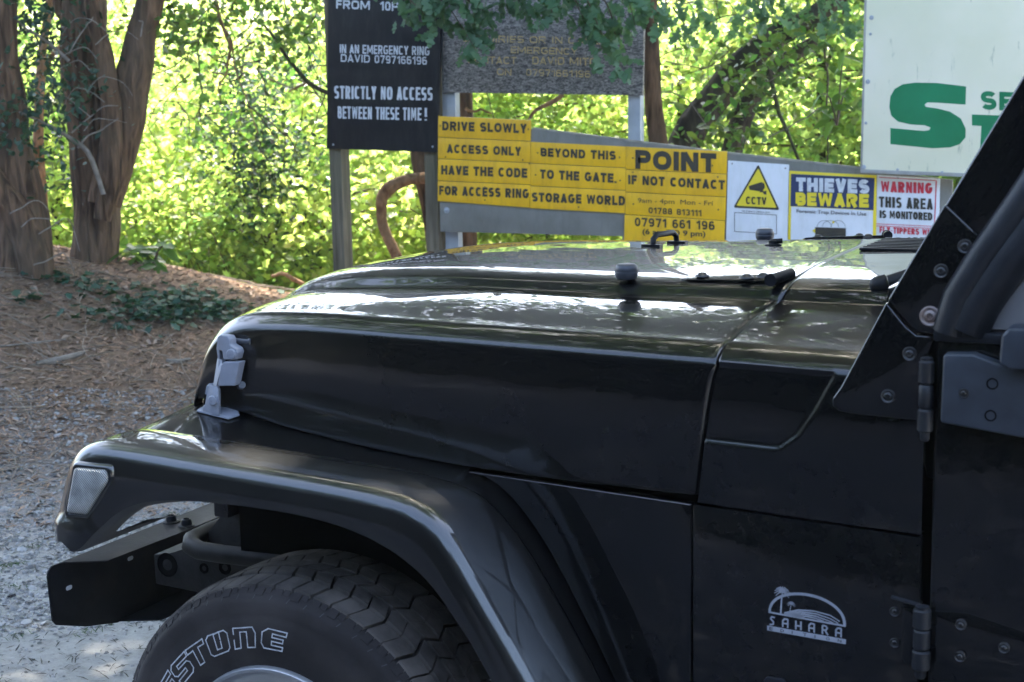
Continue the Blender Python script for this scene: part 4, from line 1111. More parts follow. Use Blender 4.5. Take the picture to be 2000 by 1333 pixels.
# outlined letters, in letter cells of width 1 and height 1, as closed rings and open strokes
def tyre_letters(cx, cz, yo, parent):
    G = {
     'E': [[(0.12, 0), (.95, 0), (.95, .2), (.45, .2), (.45, .4), (.92, .4), (.92, .6), (.45, .6), (.45, .78), (1.0, .78), (1.0, 1), (.25, 1), (.02, .80), (0, .25)]],
     'N': [[(0, 0), (.30, 0), (.34, .78), (.44, .78), (.48, .78), (.62, .78), (.62, 0), (.98, 0), (1.0, .72), (.86, 1), (.05, 1)]],
     'O': [[(.12, 0), (.88, 0), (1, .14), (1, .84), (.86, 1), (.14, 1), (0, .86), (0, .14)], [(.38, .22), (.62, .22), (.64, 1.0), (.38, .95)]],
     'T': [[(.35, 0), (.65, 0), (.65, .76), (1, .76), (1, 1), (0, 1), (0, .76), (.35, .76)]],
     'S': [[(.02, 0), (.86, 0), (1, .14), (1, .46), (.88, .60), (.34, .60), (.34, .76), (.98, .76), (.98, 1), (.14, 1), (0, .86), (0, .54), (.12, .40), (.66, .40), (.66, .24), (.02, .24)]],
     'R': [[(0, 0), (.3, 0), (.3, .35), (.45, .35), (.68, 0), (1, 0), (.8, .38), (1, .5), (1, .88), (.88, 1), (0, 1)]],
     'I': [[(.3, 0), (.7, 0), (.7, 1), (.3, 1)]],
     'F': [[(0, 0), (.32, 0), (.32, .4), (.85, .4), (.85, .62), (.32, .62), (.32, .78), (1, .78), (1, 1), (0, 1)]],
    }
    # angles (from the top, towards the rear) for each letter centre, read along the sidewall
    word = [('E', 1.8), ('N', -11.6), ('O', -24.6), ('T', -36.2), ('S', -46.8), ('E', -58.5)]
    r0, r1 = .240, .277; half = math.radians(5.3)
    mb = MB()
    for ch, deg in word:
        if ch not in G: continue
        a0 = math.radians(deg)
        for ring in G[ch]:
            n = len(ring); pts = []
            for u, v in ring:
                aa = a0+half*(2*u-1)*(1 if ch != 'T' else .9)+math.radians(.9)*(v-.5)*2; rr = r0+(r1-r0)*v
                dep = interp(rr, [.235, .262, .290], [.006, .010, .0105])
                pts.append(Vector((cx+rr*math.sin(aa), yo-dep-.0009, cz+rr*math.cos(aa))))
            w_ = .0011
            for k in range(n):
                p, q = pts[k], pts[(k+1) % n]; d = (q-p); 
                if d.length < 1e-5: continue
                d.normalize(); s_ = Vector((-d.z, 0, d.x))*w_; e = d*w_
                mb.add([p-e-s_, q+e-s_, q+e+s_, p-e+s_], [(0, 1, 2, 3)])
    mb.build('tyre_lettering', M['white_line'], parent)
wheel(.030, -.80, True); wheel(.030, .80, False); wheel(2.373, -.80, False); wheel(2.373, .80, False)

# emblem on the side panel
def emblem():
    bl = np.array((.8705, 0, .7165)); br = np.array((.9925, 0, .7180)); up = np.array((0, 0, 1.0))
    yv = lambda x: -(side(x)+.0016)
    W_ = br[0]-bl[0]
    def P(u, v):        # u,v in [0,1] x [0,.62]
        x = bl[0]+u*W_; return (x, yv(x), bl[2]+v*W_+.0015*u)
    mb = MB()
    def stroke(pts, w0, w1=None):
        w1 = w1 if w1 is not None else w0; n = len(pts)
        for k in range(n-1):
            p = np.array(pts[k]); q = np.array(pts[k+1]); d = q-p; L_ = np.linalg.norm(d); d = d/L_; s_ = np.array([-d[1], d[0]]); a_ = w0+(w1-w0)*k/(n-1); b_ = w0+(w1-w0)*(k+1)/(n-1)
            e = d*min(a_, b_)*.3
            mb.add([P(*(p-e-s_*a_)), P(*(q+e-s_*b_)), P(*(q+e+s_*b_)), P(*(p-e+s_*a_))], [(0, 1, 2, 3)])
    # dome arc
    arc = [(.035+.0*t, 0) for t in ()]
    arc = []
    for k in range(26):
        t = k/25; a_ = PI*(1-t); arc.append((.505+.475*math.cos(a_), .235+.30*math.sin(a_)**.9))
    stroke(arc, .016, .018); stroke([(.02, .235), (.99, .225)], .011)
    # dune fill
    mb.add([P(.03, .235), P(.22, .24), P(.40, .30), P(.60, .335), P(.80, .31), P(.93, .24), P(.97, .225), P(.5, .232)], [(0, 7, 1), (1, 7, 2)])
    for pts in ([(.22, .255), (.40, .325), (.60, .345), (.80, .325), (.92, .27)], [(.25, .25), (.42, .305), (.62, .315), (.80, .285), (.90, .245)],
                [(.30, .245), (.46, .285), (.62, .285), (.78, .255), (.84, .238)], [(.36, .243), (.5, .262), (.62, .258), (.72, .24)]):
        stroke(pts, .0115, .006)
    # palms
    def palm(x, y, h, s):
        stroke([(x, y), (x+.006, y+h*.5), (x+.018, y+h)], .011*s, .007*s)
        cx_, cy_ = x+.018, y+h
        for k in range(11):
            a_ = math.radians(-35+k*25); tip = (cx_+.105*s*math.cos(a_), cy_+.075*s*math.sin(a_)-.02*s); mid = (cx_+.055*s*math.cos(a_), cy_+.052*s*math.sin(a_)+.012*s)
            stroke([(cx_, cy_), mid, tip], .010*s, .003*s)
    palm(.175, .25, .27, 1.0); palm(.29, .255, .13, .5)
    # edition bar with cut letters (bar built from blocks around dark letters)
    mb.add([P(0, 0), P(1, 0), P(1, .062), P(0, .062)], [(0, 1, 2, 3)])
    e = mb.build('emblem', M['decal'], car)
    for k, ch in enumerate('SAHARA'):
        u0 = .035+k*.168
        if ch == 'A':
            st = [[(0, 0), (0, .75), (.25, 1), (.75, 1), (.75, 0)], [(0, .45), (.75, .45)]]
        elif ch == 'H': st = [[(0, 0), (0, 1)], [(.75, 0), (.75, 1)], [(0, .45), (.75, .45)]]
        elif ch == 'R': st = [[(0, 0), (0, 1), (.5, 1), (.7, .8), (.5, .5), (0, .5)], [(.35, .5), (.8, 0)]]
        else: st = [[(.7, .95), (.3, 1), (.1, .75), (.55, .4), (.5, .1), (0, 0)]]
        mb = MB()
        for s_ in st: stroke([(u0+a_*.085, .078+b_*.105) for a_, b_ in s_], .0105)
        mb.build('emblem_letter', M['decal'], car)
    for k, ch in enumerate('EDITION'):
        u0 = .03+k*.145; p0 = P(u0, .012); p1 = P(u0+.045, .012); p2 = P(u0, .05)
        if ch == 'I': p1 = P(u0+.012, .012)
        lettering(ch, p0, p1, p2, M['paint_flat'], car, .02, out=(0, -.0006, 0), name='emblem_letter')
M['paint_flat'] = mat('flat_black', (.006, .0065, .008), .5)
emblem()
# side repeater lamp below the emblem
mb = MB(); mb.prism([(x, -(side(.885)+.0005), z) for x, z in rect_round((.868, .598), (.902, .646), .008)], (0, -.007, 0)); mb.build('lamp_surround', M['plastic'], car, bevel=.002)
MB().prism([(x, -(side(.885)+.0005), z) for x, z in rect_round((.877, .602), (.894, .636), .003)], (0, -.0095, 0)).build('side_repeater', M['lens'], car, bevel=.002)

# =================================================================== SIGNS
M['black_board'] = mat('black_sign_board', (.0035, .004, .007), .5, spec=.3, noise_col=(.009, .010, .013), nscale=5, bump=.1, bscale=40, rough_var=.08)
M['white_print'] = mat('white_print', (.62, .64, .68), .6, noise_col=(.48, .50, .54), nscale=40)
M['yellow'] = mat('yellow_plate', (.78, .445, .004), .45, noise_col=(.68, .375, .005), nscale=9, rough_var=.08, coat=.15, coat_rough=.25)
M['black_print'] = mat('black_print', (.022, .019, .014), .6, noise_col=(.04, .033, .02), nscale=25)
M['grey_board'] = mat('grey_weathered_board', (.155, .15, .13), .7, noise_col=(.20, .195, .175), nscale=6, bump=.15, bscale=90)
M['edge_board'] = mat('pale_board_edge', (.30, .28, .24), .8, noise_col=(.18, .17, .14), nscale=15)
M['galv'] = mat('galvanised_post', (.30, .33, .37), .45, metal=.25, noise_col=(.38, .41, .45), nscale=14)
M['wood_post'] = bark_mat('weathered_post', (.085, .07, .048), (.19, .16, .115), (.11, .105, .065), .06, 40, .4)
M['white_plate'] = mat('white_plate', (.70, .71, .75), .35, noise_col=(.62, .63, .67), nscale=7)
M['navy'] = mat('navy_print', (.022, .035, .10), .45)
M['sign_yellow'] = mat('yellow_print', (.72, .56, .03), .45)
M['sign_red'] = mat('red_print', (.52, .03, .05), .5)
M['green_print'] = mat('green_print', (.006, .15, .055), .4, noise_col=(.012, .20, .085), nscale=5)
M['screw'] = mat('rusty_screw', (.12, .08, .05), .6, metal=.4)
def whitesign_mat():
    m = mat('mossy_white_board', (.82, .77, .62), .5, noise_col=(.70, .68, .50), nscale=2.2, coat=.15, coat_rough=.3)
    N = m.node_tree.nodes; L = m.node_tree.links; b = N['Principled BSDF']; old = b.inputs['Base Color'].links[0].from_socket
    tc = N.new('ShaderNodeTexCoord'); mp = N.new('ShaderNodeMapping'); mp.inputs['Scale'].default_value = (14, 14, 3.5); L.new(tc.outputs['Object'], mp.inputs[0])
    n = N.new('ShaderNodeTexNoise'); n.inputs['Scale'].default_value = 1.6; n.inputs['Detail'].default_value = 9; n.inputs['Roughness'].default_value = .75; L.new(mp.outputs[0], n.inputs[0])
    r = N.new('ShaderNodeValToRGB'); r.color_ramp.elements[0].position = .60; r.color_ramp.elements[1].position = .74; L.new(n.outputs[0], r.inputs[0])
    x = N.new('ShaderNodeMix'); x.data_type = 'RGBA'; L.new(r.outputs[0], x.inputs[0]); L.new(old, x.inputs[6]); x.inputs[7].default_value = (.22, .27, .19, 1)
    L.new(x.outputs[2], b.inputs['Base Color']); return m
M['white_board'] = whitesign_mat()
def granite_mat():
    m = bpy.data.materials.new('speckled_stone_board'); m.use_nodes = True; N = m.node_tree.nodes; L = m.node_tree.links; b = N['Principled BSDF']
    b.inputs['Roughness'].default_value = .4
    tc = N.new('ShaderNodeTexCoord'); mp = N.new('ShaderNodeMapping'); mp.inputs['Scale'].default_value = (1, 1, 2.4); L.new(tc.outputs['Object'], mp.inputs[0])
    n = N.new('ShaderNodeTexNoise'); n.inputs['Scale'].default_value = 42; n.inputs['Detail'].default_value = 9; n.inputs['Roughness'].default_value = .7; n.inputs['Distortion'].default_value = 1.2; L.new(mp.outputs[0], n.inputs[0])
    r = N.new('ShaderNodeValToRGB'); e = r.color_ramp.elements; e[0].position = .42; e[0].color = (.035, .035, .036, 1); e[1].position = .60; e[1].color = (.30, .285, .27, 1)
    k = e.new(.49); k.color = (.13, .125, .12, 1)
    L.new(n.outputs[0], r.inputs[0]); L.new(r.outputs[0], b.inputs['Base Color'])
    bp = N.new('ShaderNodeBump'); bp.inputs['Strength'].default_value = .3; bp.inputs['Distance'].default_value = .004; L.new(n.outputs[0], bp.inputs['Height']); L.new(bp.outputs[0], b.inputs['Normal'])
    return m
M['granite'] = granite_mat()
M['gold'] = mat('worn_gold_letters', (.52, .38, .16), .45, noise_col=(.22, .18, .12), nscale=60, nlo=.5, nhi=.66)
def grime(m, dark, amount=.55, sc=(9, 9, 2.2)):
    N = m.node_tree.nodes; L = m.node_tree.links; b = N['Principled BSDF']; old = b.inputs['Base Color'].links[0].from_socket
    tc = N.new('ShaderNodeTexCoord'); mp = N.new('ShaderNodeMapping'); mp.inputs['Scale'].default_value = sc; L.new(tc.outputs['Object'], mp.inputs[0])
    n = N.new('ShaderNodeTexNoise'); n.inputs['Scale'].default_value = 2.6; n.inputs['Detail'].default_value = 10; n.inputs['Roughness'].default_value = .78; L.new(mp.outputs[0], n.inputs[0])
    r = N.new('ShaderNodeMapRange'); r.inputs[1].default_value = .48; r.inputs[2].default_value = .78; r.inputs[3].default_value = 0; r.inputs[4].default_value = amount; L.new(n.outputs[0], r.inputs[0])
    x = N.new('ShaderNodeMix'); x.data_type = 'RGBA'; L.new(r.outputs[0], x.inputs[0]); L.new(old, x.inputs[6]); x.inputs[7].default_value = (*dark, 1); L.new(x.outputs[2], b.inputs['Base Color'])
grime(M['yellow'], (.30, .17, .02)); grime(M['black_board'], (.035, .036, .035), .6); grime(M['white_plate'], (.40, .42, .36), .5); grime(M['grey_board'], (.08, .085, .06), .6); grime(M['white_print'], (.25, .26, .27), .5, (20, 20, 20)); grime(M['black_print'], (.09, .07, .03), .5, (30, 30, 30))
YS = 4.0
def plate(name, pix, Y, m, parent, t=.006, bevel=.0015):
    return MB().prism([at(px, py, Y) for px, py in pix], (0, t, 0)).build(name, m, parent, bevel=bevel)
SQ = [2.0]
STROKE = {.0: .13, .008: .15, .01: .16, .012: .17, .02: .20, .025: .23, .03: .205, .035: .265, .045: .26, .05: .26, .06: .29, .07: .29}
def txt(s, x0, y0, x1, y1, h, Y, m, parent, bold=.025, lean=0.0, out=-.0015, spacing=1.0):
    """baseline from (x0,y0) to (x1,y1) and cap height h, all measured on the sign"""
    A, B, T = at(x0, y0, Y), at(x1, y1, Y), at(x0+lean, y0-h, Y)
    if s == s.upper(): return block_text(s, A, B, T, m, parent, STROKE.get(round(bold, 3), .2), .13 if bold < .05 else .09, SQ[0], out)
    return lettering(s, A, B, T, m, parent, bold, spacing, out=(0, out, 0))
def screw(px, py, Y, parent, r=.004, m=None):
    c = at(px, py, Y); MB().lathe(c, AX, [(r, -.002), (r, .001), (r*.6, .002), (.0003, .0022)], 10, caps=False).build('screw', m or M['screw'], parent, smooth=True)
def root_at(px, py, Y, name, label, cat, group=None):
    c = at(px, py, Y); o = empty(name, tuple(c), label, cat, group); return o

# black board on wooden posts
sb = root_at(745, 300, YS, 'black_sign', 'tall black board with white capitals forbidding night access', 'sign')
plate('sign_board', [(644, -260), (868, -250), (853.5, 298), (638, 291)], YS, M['black_board'], sb, .02, .002)
SQ[0] = 3.4
txt('FROM  10PM', 657, 17, 800, 23, 17, YS, M['white_print'], sb, .03)
txt('IN AN EMERGENCY RING', 664, 104, 839, 109, 17, YS, M['white_print'], sb, .012)
txt('DAVID 0797166196', 666, 121, 834, 127, 15, YS, M['white_print'], sb, .012)
txt('STRICTLY NO ACCESS', 653, 193, 845, 197, 25, YS, M['white_print'], sb, .03)
txt('BETWEEN THESE TIME !', 660, 232, 833, 236, 24, YS, M['white_print'], sb, .03)
txt('NO ENTRY', 665, -60, 840, -54, 34, YS, M['white_print'], sb, .03) if False else None
for (a_, b_) in ((640, 664), (826, 851)):
    p0 = at(a_, 240, YS+.022); p1 = at(b_, 240, YS+.022); zb = float(ground_z(p0[0], YS))-.2
    MB().box((p0[0], YS+.022, zb), (p1[0], YS+.11, p0[2]+.9)).build('post', M['wood_post'], sb, bevel=.008)
screw(651, 283, YS, sb, .006, M['galv']); screw(845, 287, YS, sb, .006, M['galv'])

SQ[0] = 3.2
# speckled stone-look board on steel posts
sg = root_at(1060, 188, YS+.03, 'stone_sign', 'grey speckled board with worn gold letters half hidden by oak leaves', 'sign')
plate('sign_board', [(866, -190), (1262, -190), (1255, 187), (864, 181)], YS+.03, M['granite'], sg, .022, .002)
YG = YS+.03
txt('ENQUIRIES OR IN CASE OF', 905, 82, 1215, 88, 13, YG, M['gold'], sg, .012)
txt('EMERGENCY', 998, 104, 1128, 108, 13, YG, M['gold'], sg, .012)
txt('CONTACT', 913, 124, 1009, 126, 14, YG, M['gold'], sg, .01); txt('DAVID MITC', 1040, 126, 1165, 129, 15, YG, M['gold'], sg, .012)
txt('ON', 971, 147, 999, 148, 13, YG, M['gold'], sg, .012); txt('07971661196', 1028, 148, 1153, 152, 13, YG, M['gold'], sg, .008)
txt('FOR ALL', 990, 46, 1150, 50, 16, YG, M['gold'], sg, .012) if False else None
for (a_, b_) in ((864, 890), (1226, 1251)):
    p0 = at(a_, 230, YG+.024); p1 = at(b_, 230, YG+.024)
    MB().box((p0[0], YG+.024, float(ground_z(p0[0], YS))-.2), (p1[0], YG+.075, p0[2]+.9)).build('post', M['galv'], sg, bevel=.005)

SQ[0] = 2.3
# tapered grey board the plates are screwed to
gb = root_at(1250, 440, YS-.01, 'backing_board', 'long tapering grey board carrying the yellow and white notices', 'board')
plate('board', [(857, 250), (1040, 252), (1420, 300), (1690, 331), (1860, 352), (1860, 560), (1220, 560), (1215, 462), (860, 453)], YS-.012, M['grey_board'], gb, .018, .002)
plate('board_edge', [(1040, 249.5), (1420, 297.5), (1690, 328), (1690, 331.5), (1420, 301), (1040, 252.5)], YS-.014, M['edge_board'], gb, .03, 0)
c = at(872.5, 411, YS-.012); MB().lathe(c, AX, [(.016, 0), (.016, .0015), (.008, .002), (.008, .006), (.004, .008)], 18).build('washer', M['galv'], gb, smooth=True, ang=40)
for px in (1300, 1600, 1820):
    p0 = at(px, 420, YS+.012); MB().box((p0[0], YS+.012, float(ground_z(p0[0], YS))-.2), (p0[0]+.06, YS+.06, p0[2]+.12)).build('post', M['galv'], gb, bevel=.004)

# yellow plates
GY = 'yellow notice plates on the grey board'
YP = YS-.021
def yplate(cor, lines, label, screws=()):
    cx_, cy_ = sum(p[0] for p in cor)/4, sum(p[1] for p in cor)/4
    o = root_at(cx_, cy_, YP, 'yellow_sign', label, 'sign', GY)
    plate('plate', cor, YP, M['yellow'], o, .006, .0012)
    for l in lines: txt(*l[:6], YP, M['black_print'], o, l[6] if len(l) > 6 else .035)
    for s in screws: screw(*s, YP-.0005, o, .0042)
L0, L1, L2, L3 = 855.5, 1036.5, 1223, 1420
yplate([(856, 227), (1036.5, 235), (1036, 276), (855.5, 268)], [('DRIVE SLOWLY', 864, 255, 1029, 261, 18)], 'yellow plate reading drive slowly, topmost of the left stack', [(860, 246), (1032, 253)])
yplate([(855.5, 269), (1036, 277), (1036, 318), (855.5, 310)], [('ACCESS ONLY', 873, 299, 1018, 305, 17)], 'yellow plate reading access only', [(870, 307), (1021, 313)])
yplate([(855.5, 311), (1036, 319), (1035.5, 361), (855, 353)], [('HAVE THE CODE', 862, 341, 1030, 348, 18)], 'yellow plate reading have the code', [(1034, 320)])
yplate([(855, 354), (1035.5, 362), (1034, 406), (855, 393)], [('FOR ACCESS RING', 858, 381, 1033, 388, 18)], 'yellow plate reading for access ring', [(947, 366), (947, 391)])
yplate([(1037, 277.5), (1222.5, 286.5), (1222, 328), (1036.5, 319)], [('BEYOND THIS', 1056, 306, 1203, 313, 17)], 'yellow plate reading beyond this', [(1050, 299), (1210, 308)])
yplate([(1036.5, 320), (1222, 329), (1221.5, 372), (1036, 363)], [('TO THE GATE.', 1055, 349, 1204, 358, 18)], 'yellow plate reading to the gate', [(1046, 342), (1211, 353)])
yplate([(1036, 364), (1221.5, 373), (1220, 417), (1035, 407)], [('STORAGE WORLD', 1039, 394, 1221, 402, 18)], 'yellow plate reading storage world', [(1130, 405)])
yplate([(1223, 286.5), (1420, 296), (1419, 340), (1222.5, 331)], [('POINT', 1241, 330, 1399, 338, 37, .06)], 'yellow plate with the single big word point', [(1236, 309), (1391, 324)])
yplate([(1222.5, 332), (1419, 341), (1418, 385), (1222, 375)], [('IF NOT CONTACT', 1227, 360, 1416, 371, 18)], 'yellow plate reading if not contact', [(1236, 337), (1402, 346)])
yplate([(1222, 376), (1418, 386), (1416.5, 431), (1221, 419)], [('9am - 4pm  Mon - Fri', 1246, 399, 1392, 405, 12, 0), ('01788 813111', 1267, 417, 1370, 423, 12, .02)], 'yellow plate with weekday hours and the office telephone number', [(1237, 399), (1403, 410)])
yplate([(1220, 420), (1416, 432), (1413, 500), (1218, 490)], [('07971 661 196', 1240, 442, 1396, 450, 17, .03), ('(6 am TO 9 pm)', 1255, 461, 1378, 466, 14, .025)], 'yellow plate with the mobile number, lowest plate above the hood')

# camera notice
sc_ = root_at(1480, 390, YP, 'camera_notice', 'white plate with a yellow camera warning triangle', 'sign')
plate('plate', [(1422, 314), (1541, 322), (1537, 520), (1417, 512)], YP-.001, M['white_plate'], sc_, .006, .0012)
def poly_print(pix, Y, m, parent, name='print', t=.0008):
    return MB().prism([at(px, py, Y) for px, py in pix], (0, t, 0)).build(name, m, parent)
def rtri(pts, r):
    out = []; n = len(pts)
    for i in range(n):
        p0, p1, p2 = [Vector(pts[k % n]) for k in (i-1, i, i+1)]
        a_ = p1+(p0-p1).normalized()*r; b_ = p1+(p2-p1).normalized()*r
        for k in range(4):
            t = k/3; q = (1-t)**2*a_+2*t*(1-t)*p1+t*t*b_; out.append(tuple(q))
    return out
YC = YP-.002
poly_print(rtri([(1481, 321), (1432, 406), (1523, 411)], 5), YC, M['black_print'], sc_, 'triangle')
poly_print(rtri([(1481, 329), (1438, 402), (1517, 406.5)], 3), YC-.001, M['sign_yellow'], sc_, 'triangle')
YC2 = YC-.002
poly_print([(1462, 364), (1487, 356), (1493, 359), (1494, 367), (1489, 373), (1482, 374), (1464, 371)], YC2, M['black_print'], sc_, 'camera_symbol')
poly_print([(1486, 372), (1490, 371), (1491, 374), (1497, 373), (1497, 381), (1492, 380), (1490, 376), (1483, 376)], YC2, M['black_print'], sc_, 'camera_symbol')
txt('CCTV', 1457, 399, 1497, 401, 15, YC2, M['black_print'], sc_, .02)
def frame_print(x0, y0, x1, y1, w_, Y, m, parent, sk=0.05):
    mb = MB()
    for (a_, b_, c_, d_) in ((x0, y0, x1, y0+w_), (x0, y1-w_, x1, y1), (x0, y0+w_, x0+w_, y1-w_), (x1-w_, y0+w_, x1, y1-w_)):
        mb.prism([at(px, py+(px-x0)*sk, Y) for px, py in ((a_, b_), (c_, b_), (c_, d_), (a_, d_))], (0, .0006, 0))
    mb.build('print', m, parent)
frame_print(1434, 415, 1517, 453, 1.0, YC, M['black_print'], sc_, .06)
txt('THE SCHEME IS CONTROLLED BY', 1449, 414, 1504, 417, 3, YC, M['black_print'], sc_, 0)
for q in ((1430, 320), (1534, 329)): screw(*q, YP-.001, sc_, .0035)

# thieves notice
st_ = root_at(1625, 400, YP, 'thieves_notice', 'yellow bordered plate with thieves beware on a navy panel', 'sign')
plate('plate', [(1541.5, 334), (1712, 343), (1710, 530), (1538, 520)], YP-.003, M['sign_yellow'], st_, .006, .0012)
YT = YP-.004
poly_print([(1545, 340), (1708, 348), (1706, 411), (1544, 403)], YT, M['navy'], st_, 'panel')
poly_print([(1545.5, 404), (1705, 412), (1704, 520), (1543.5, 510)], YT, M['white_plate'], st_, 'panel')
txt('THIEVES', 1555, 374, 1698, 379, 27, YT-.001, M['white_print'], st_, .07)
txt('BEWARE', 1554, 402, 1697, 406, 26, YT-.001, M['sign_yellow'], st_, .06)
txt('Forensic Trap Devices In Use', 1556, 418, 1692, 424, 9, YT-.001, M['black_print'], st_, .008)
poly_print([(1592, 444), (1652, 446), (1652, 500), (1592, 498)], YT-.001, M['black_print'], st_, 'device_symbol')
mb = MB()
for cx_, w_ in ((1610, 14), (1622, 16), (1637, 14)):
    pts = [at(cx_+w_*math.cos(t), 444-13*math.sin(t), YT-.0015) for t in np.linspace(0, PI, 14)]; mb.tube(pts, .0007, 4)
mb.build('device_symbol', M['black_print'], st_)
poly_print([(1625, 433), (1629, 432), (1630, 436), (1626, 437)], YT-.002, M['sign_yellow'], st_, 'spark_symbol')
poly_print([(1586, 451), (1592, 447), (1592, 456)], YT-.002, M['sign_yellow'], st_, 'spark_symbol')
for q in ((1549, 344), (1704, 350)): screw(*q, YT-.0005, st_, .0035)

# warning notice
sw = root_at(1773, 400, YP, 'warning_notice', 'white plate with a red border reading warning this area is monitored', 'sign')
plate('plate', [(1713, 342), (1836, 350), (1832, 530), (1710, 524)], YP+.002, M['white_plate'], sw, .006, .0012)
YW = YP+.001
mb = MB()
for P4 in ([(1717, 346), (1829, 352.5), (1829, 354), (1717, 347.5)], [(1827.5, 354), (1829.5, 354), (1826, 448), (1824, 448)],
           [(1712, 437), (1823, 442), (1823, 443.2), (1712, 438.2)], [(1712, 441), (1823, 446), (1823, 447.2), (1712, 442.2)]):
    mb.prism([at(px, py, YW) for px, py in P4], (0, .0006, 0))
mb.build('border_print', M['sign_red'], sw)
txt('WARNING', 1720, 375, 1821, 379, 21, YW, M['sign_red'], sw, .06)
txt('THIS AREA', 1717, 405, 1822, 410, 21, YW, M['black_print'], sw, .045)
txt('IS MONITORED', 1718, 426, 1821, 431, 15, YW, M['black_print'], sw, .05)
txt('FLY-TIPPERS WILL', 1718, 455, 1830, 461, 12, YW, M['sign_red'], sw, .035)
screw(1754, 348, YW, sw, .003)

# big white board
YB = YS-.10
sl_ = root_at(1800, 330, YB, 'white_storage_sign', 'large mossy white board with a big green letter S', 'sign')
plate('sign_board', [(1697, -260), (2380, -230), (2360, 362), (1681, 336)], YB, M['white_board'], sl_, .03, .003)
rimm = mat('aluminium_edge', (.42, .42, .41), .5, metal=.4, noise_col=(.3, .29, .27), nscale=12)
plate('sign_edge', [(1681, 331), (2361, 357), (2361, 364), (1681, 338.5)], YB-.003, rimm, sl_, .036, .001)
plate('sign_edge', [(1694.5, -260), (1699, -260), (1684, 338), (1680, 338)], YB-.0025, rimm, sl_, .036, .001)
def cz_(x, y): return (1200+x/2.38, y/2.38)
Sg = [(1635, 403), (1632, 487), (1500, 478), (1455, 477), (1441, 487), (1448, 498), (1500, 505), (1560, 520), (1610, 552), (1633, 600), (1632, 640), (1604, 672), (1560, 686), (1480, 690), (1283, 671), (1283, 595), (1290, 597), (1440, 610), (1464, 606), (1470, 594), (1442, 583), (1380, 580), (1318, 566), (1288, 540), (1278, 500), (1283, 450), (1302, 415), (1340, 393), (1400, 385), (1500, 387)]
poly_print([cz_(*p) for p in Sg], YB-.0012, M['green_print'], sl_, 'lettering')
poly_print([cz_(*p) for p in [(1662, 533), (2000, 546), (2000, 600), (1850, 594), (1850, 700), (1700, 696), (1706, 586), (1662, 584)]], YB-.0012, M['green_print'], sl_, 'lettering')
txt('SE', 1916, 214, 1980, 217, 36, YB-.0004, M['green_print'], sl_, .045)
for q in ((1702, 35), (1700, 67), (1691, 241), (1687, 327), (1840, 337), (1753, 332), (1928, 338), (1695, 160)): screw(*q, YB-.003, sl_, .006 if q[1] not in (327, 160, 35) else .010, M['galv'])
for px in (1745, 2150):
    p0 = at(px, 300, YB+.035); MB().box((p0[0], YS+.09, -.2), (p0[0]+.06, YS+.15, 3.2)).build('post', M['galv'], sl_, bevel=.004)

# =================================================================== TREES
M['yew_bark'] = bark_mat('reddish_yew_bark', (.036, .021, .013), (.165, .100, .062), (.11, .082, .055), .16, 26, 1.0)
M['dark_bark'] = bark_mat('dark_mossy_bark', (.03, .026, .02), (.09, .075, .055), (.035, .055, .02), .3, 18, .9)
M['orange_bark'] = bark_mat('sunlit_orange_bark', (.14, .07, .035), (.34, .20, .11), (.24, .17, .10), .5, 30, .8)
M['twig'] = mat('live_twigs', (.075, .055, .035), .85)
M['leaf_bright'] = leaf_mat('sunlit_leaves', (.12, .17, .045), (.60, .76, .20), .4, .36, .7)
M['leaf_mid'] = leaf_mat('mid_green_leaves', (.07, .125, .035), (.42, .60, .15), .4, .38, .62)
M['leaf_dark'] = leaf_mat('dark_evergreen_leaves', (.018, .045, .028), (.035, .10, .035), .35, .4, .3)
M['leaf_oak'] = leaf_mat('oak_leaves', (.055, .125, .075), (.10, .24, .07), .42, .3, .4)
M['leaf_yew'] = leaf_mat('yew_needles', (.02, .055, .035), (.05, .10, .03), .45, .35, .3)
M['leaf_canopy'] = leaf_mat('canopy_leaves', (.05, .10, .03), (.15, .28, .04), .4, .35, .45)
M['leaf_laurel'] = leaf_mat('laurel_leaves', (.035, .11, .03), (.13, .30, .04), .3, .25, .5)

def wobble(pts, rad, n, amp, seed=0):
    """smooth a polyline and its radii, with a little wander"""
    P = resample([tuple(p) for p in pts], n); R = np.interp(np.linspace(0, 1, n), np.linspace(0, 1, len(rad)), rad)
    for i in range(n):
        v = noise.noise_vector(Vector((i*.35+seed*9.1, seed*3.3, 0))); P[i] += np.array(v)*amp*min(i, 4)/4
    return P, R
def bark_r(p, th): return 1+.13*noise.noise(Vector((math.cos(th)*1.6+p.x, math.sin(th)*1.6+p.y, p.z*1.3)))+.06*noise.noise(Vector((math.cos(th)*5, math.sin(th)*5, p.z*.8)))
def trunk(mb, pts, rad, n=22, amp=.02, seg=18, seed=0, rf=bark_r):
    P, R = wobble(pts, rad, n, amp, seed); mb.tube([tuple(p) for p in P], list(R), seg, rfun=rf)
def clusters(centres, per, spread, flat=.7):
    C = np.repeat(np.asarray(centres), per, axis=0); return C+rng.normal(size=C.shape)*np.array([spread, spread, spread*flat])
def ellipsoid_pts(n, c, r, shell=.55, zmin=None):
    v = rng.normal(size=(n, 3)); v /= np.linalg.norm(v, axis=1)[:, None]
    q = shell+(1-shell)*rng.random(n)**.6; P = np.array(c)+v*np.array(r)*q[:, None]
    if zmin is not None: P = P[P[:, 2] > zmin]
    return P
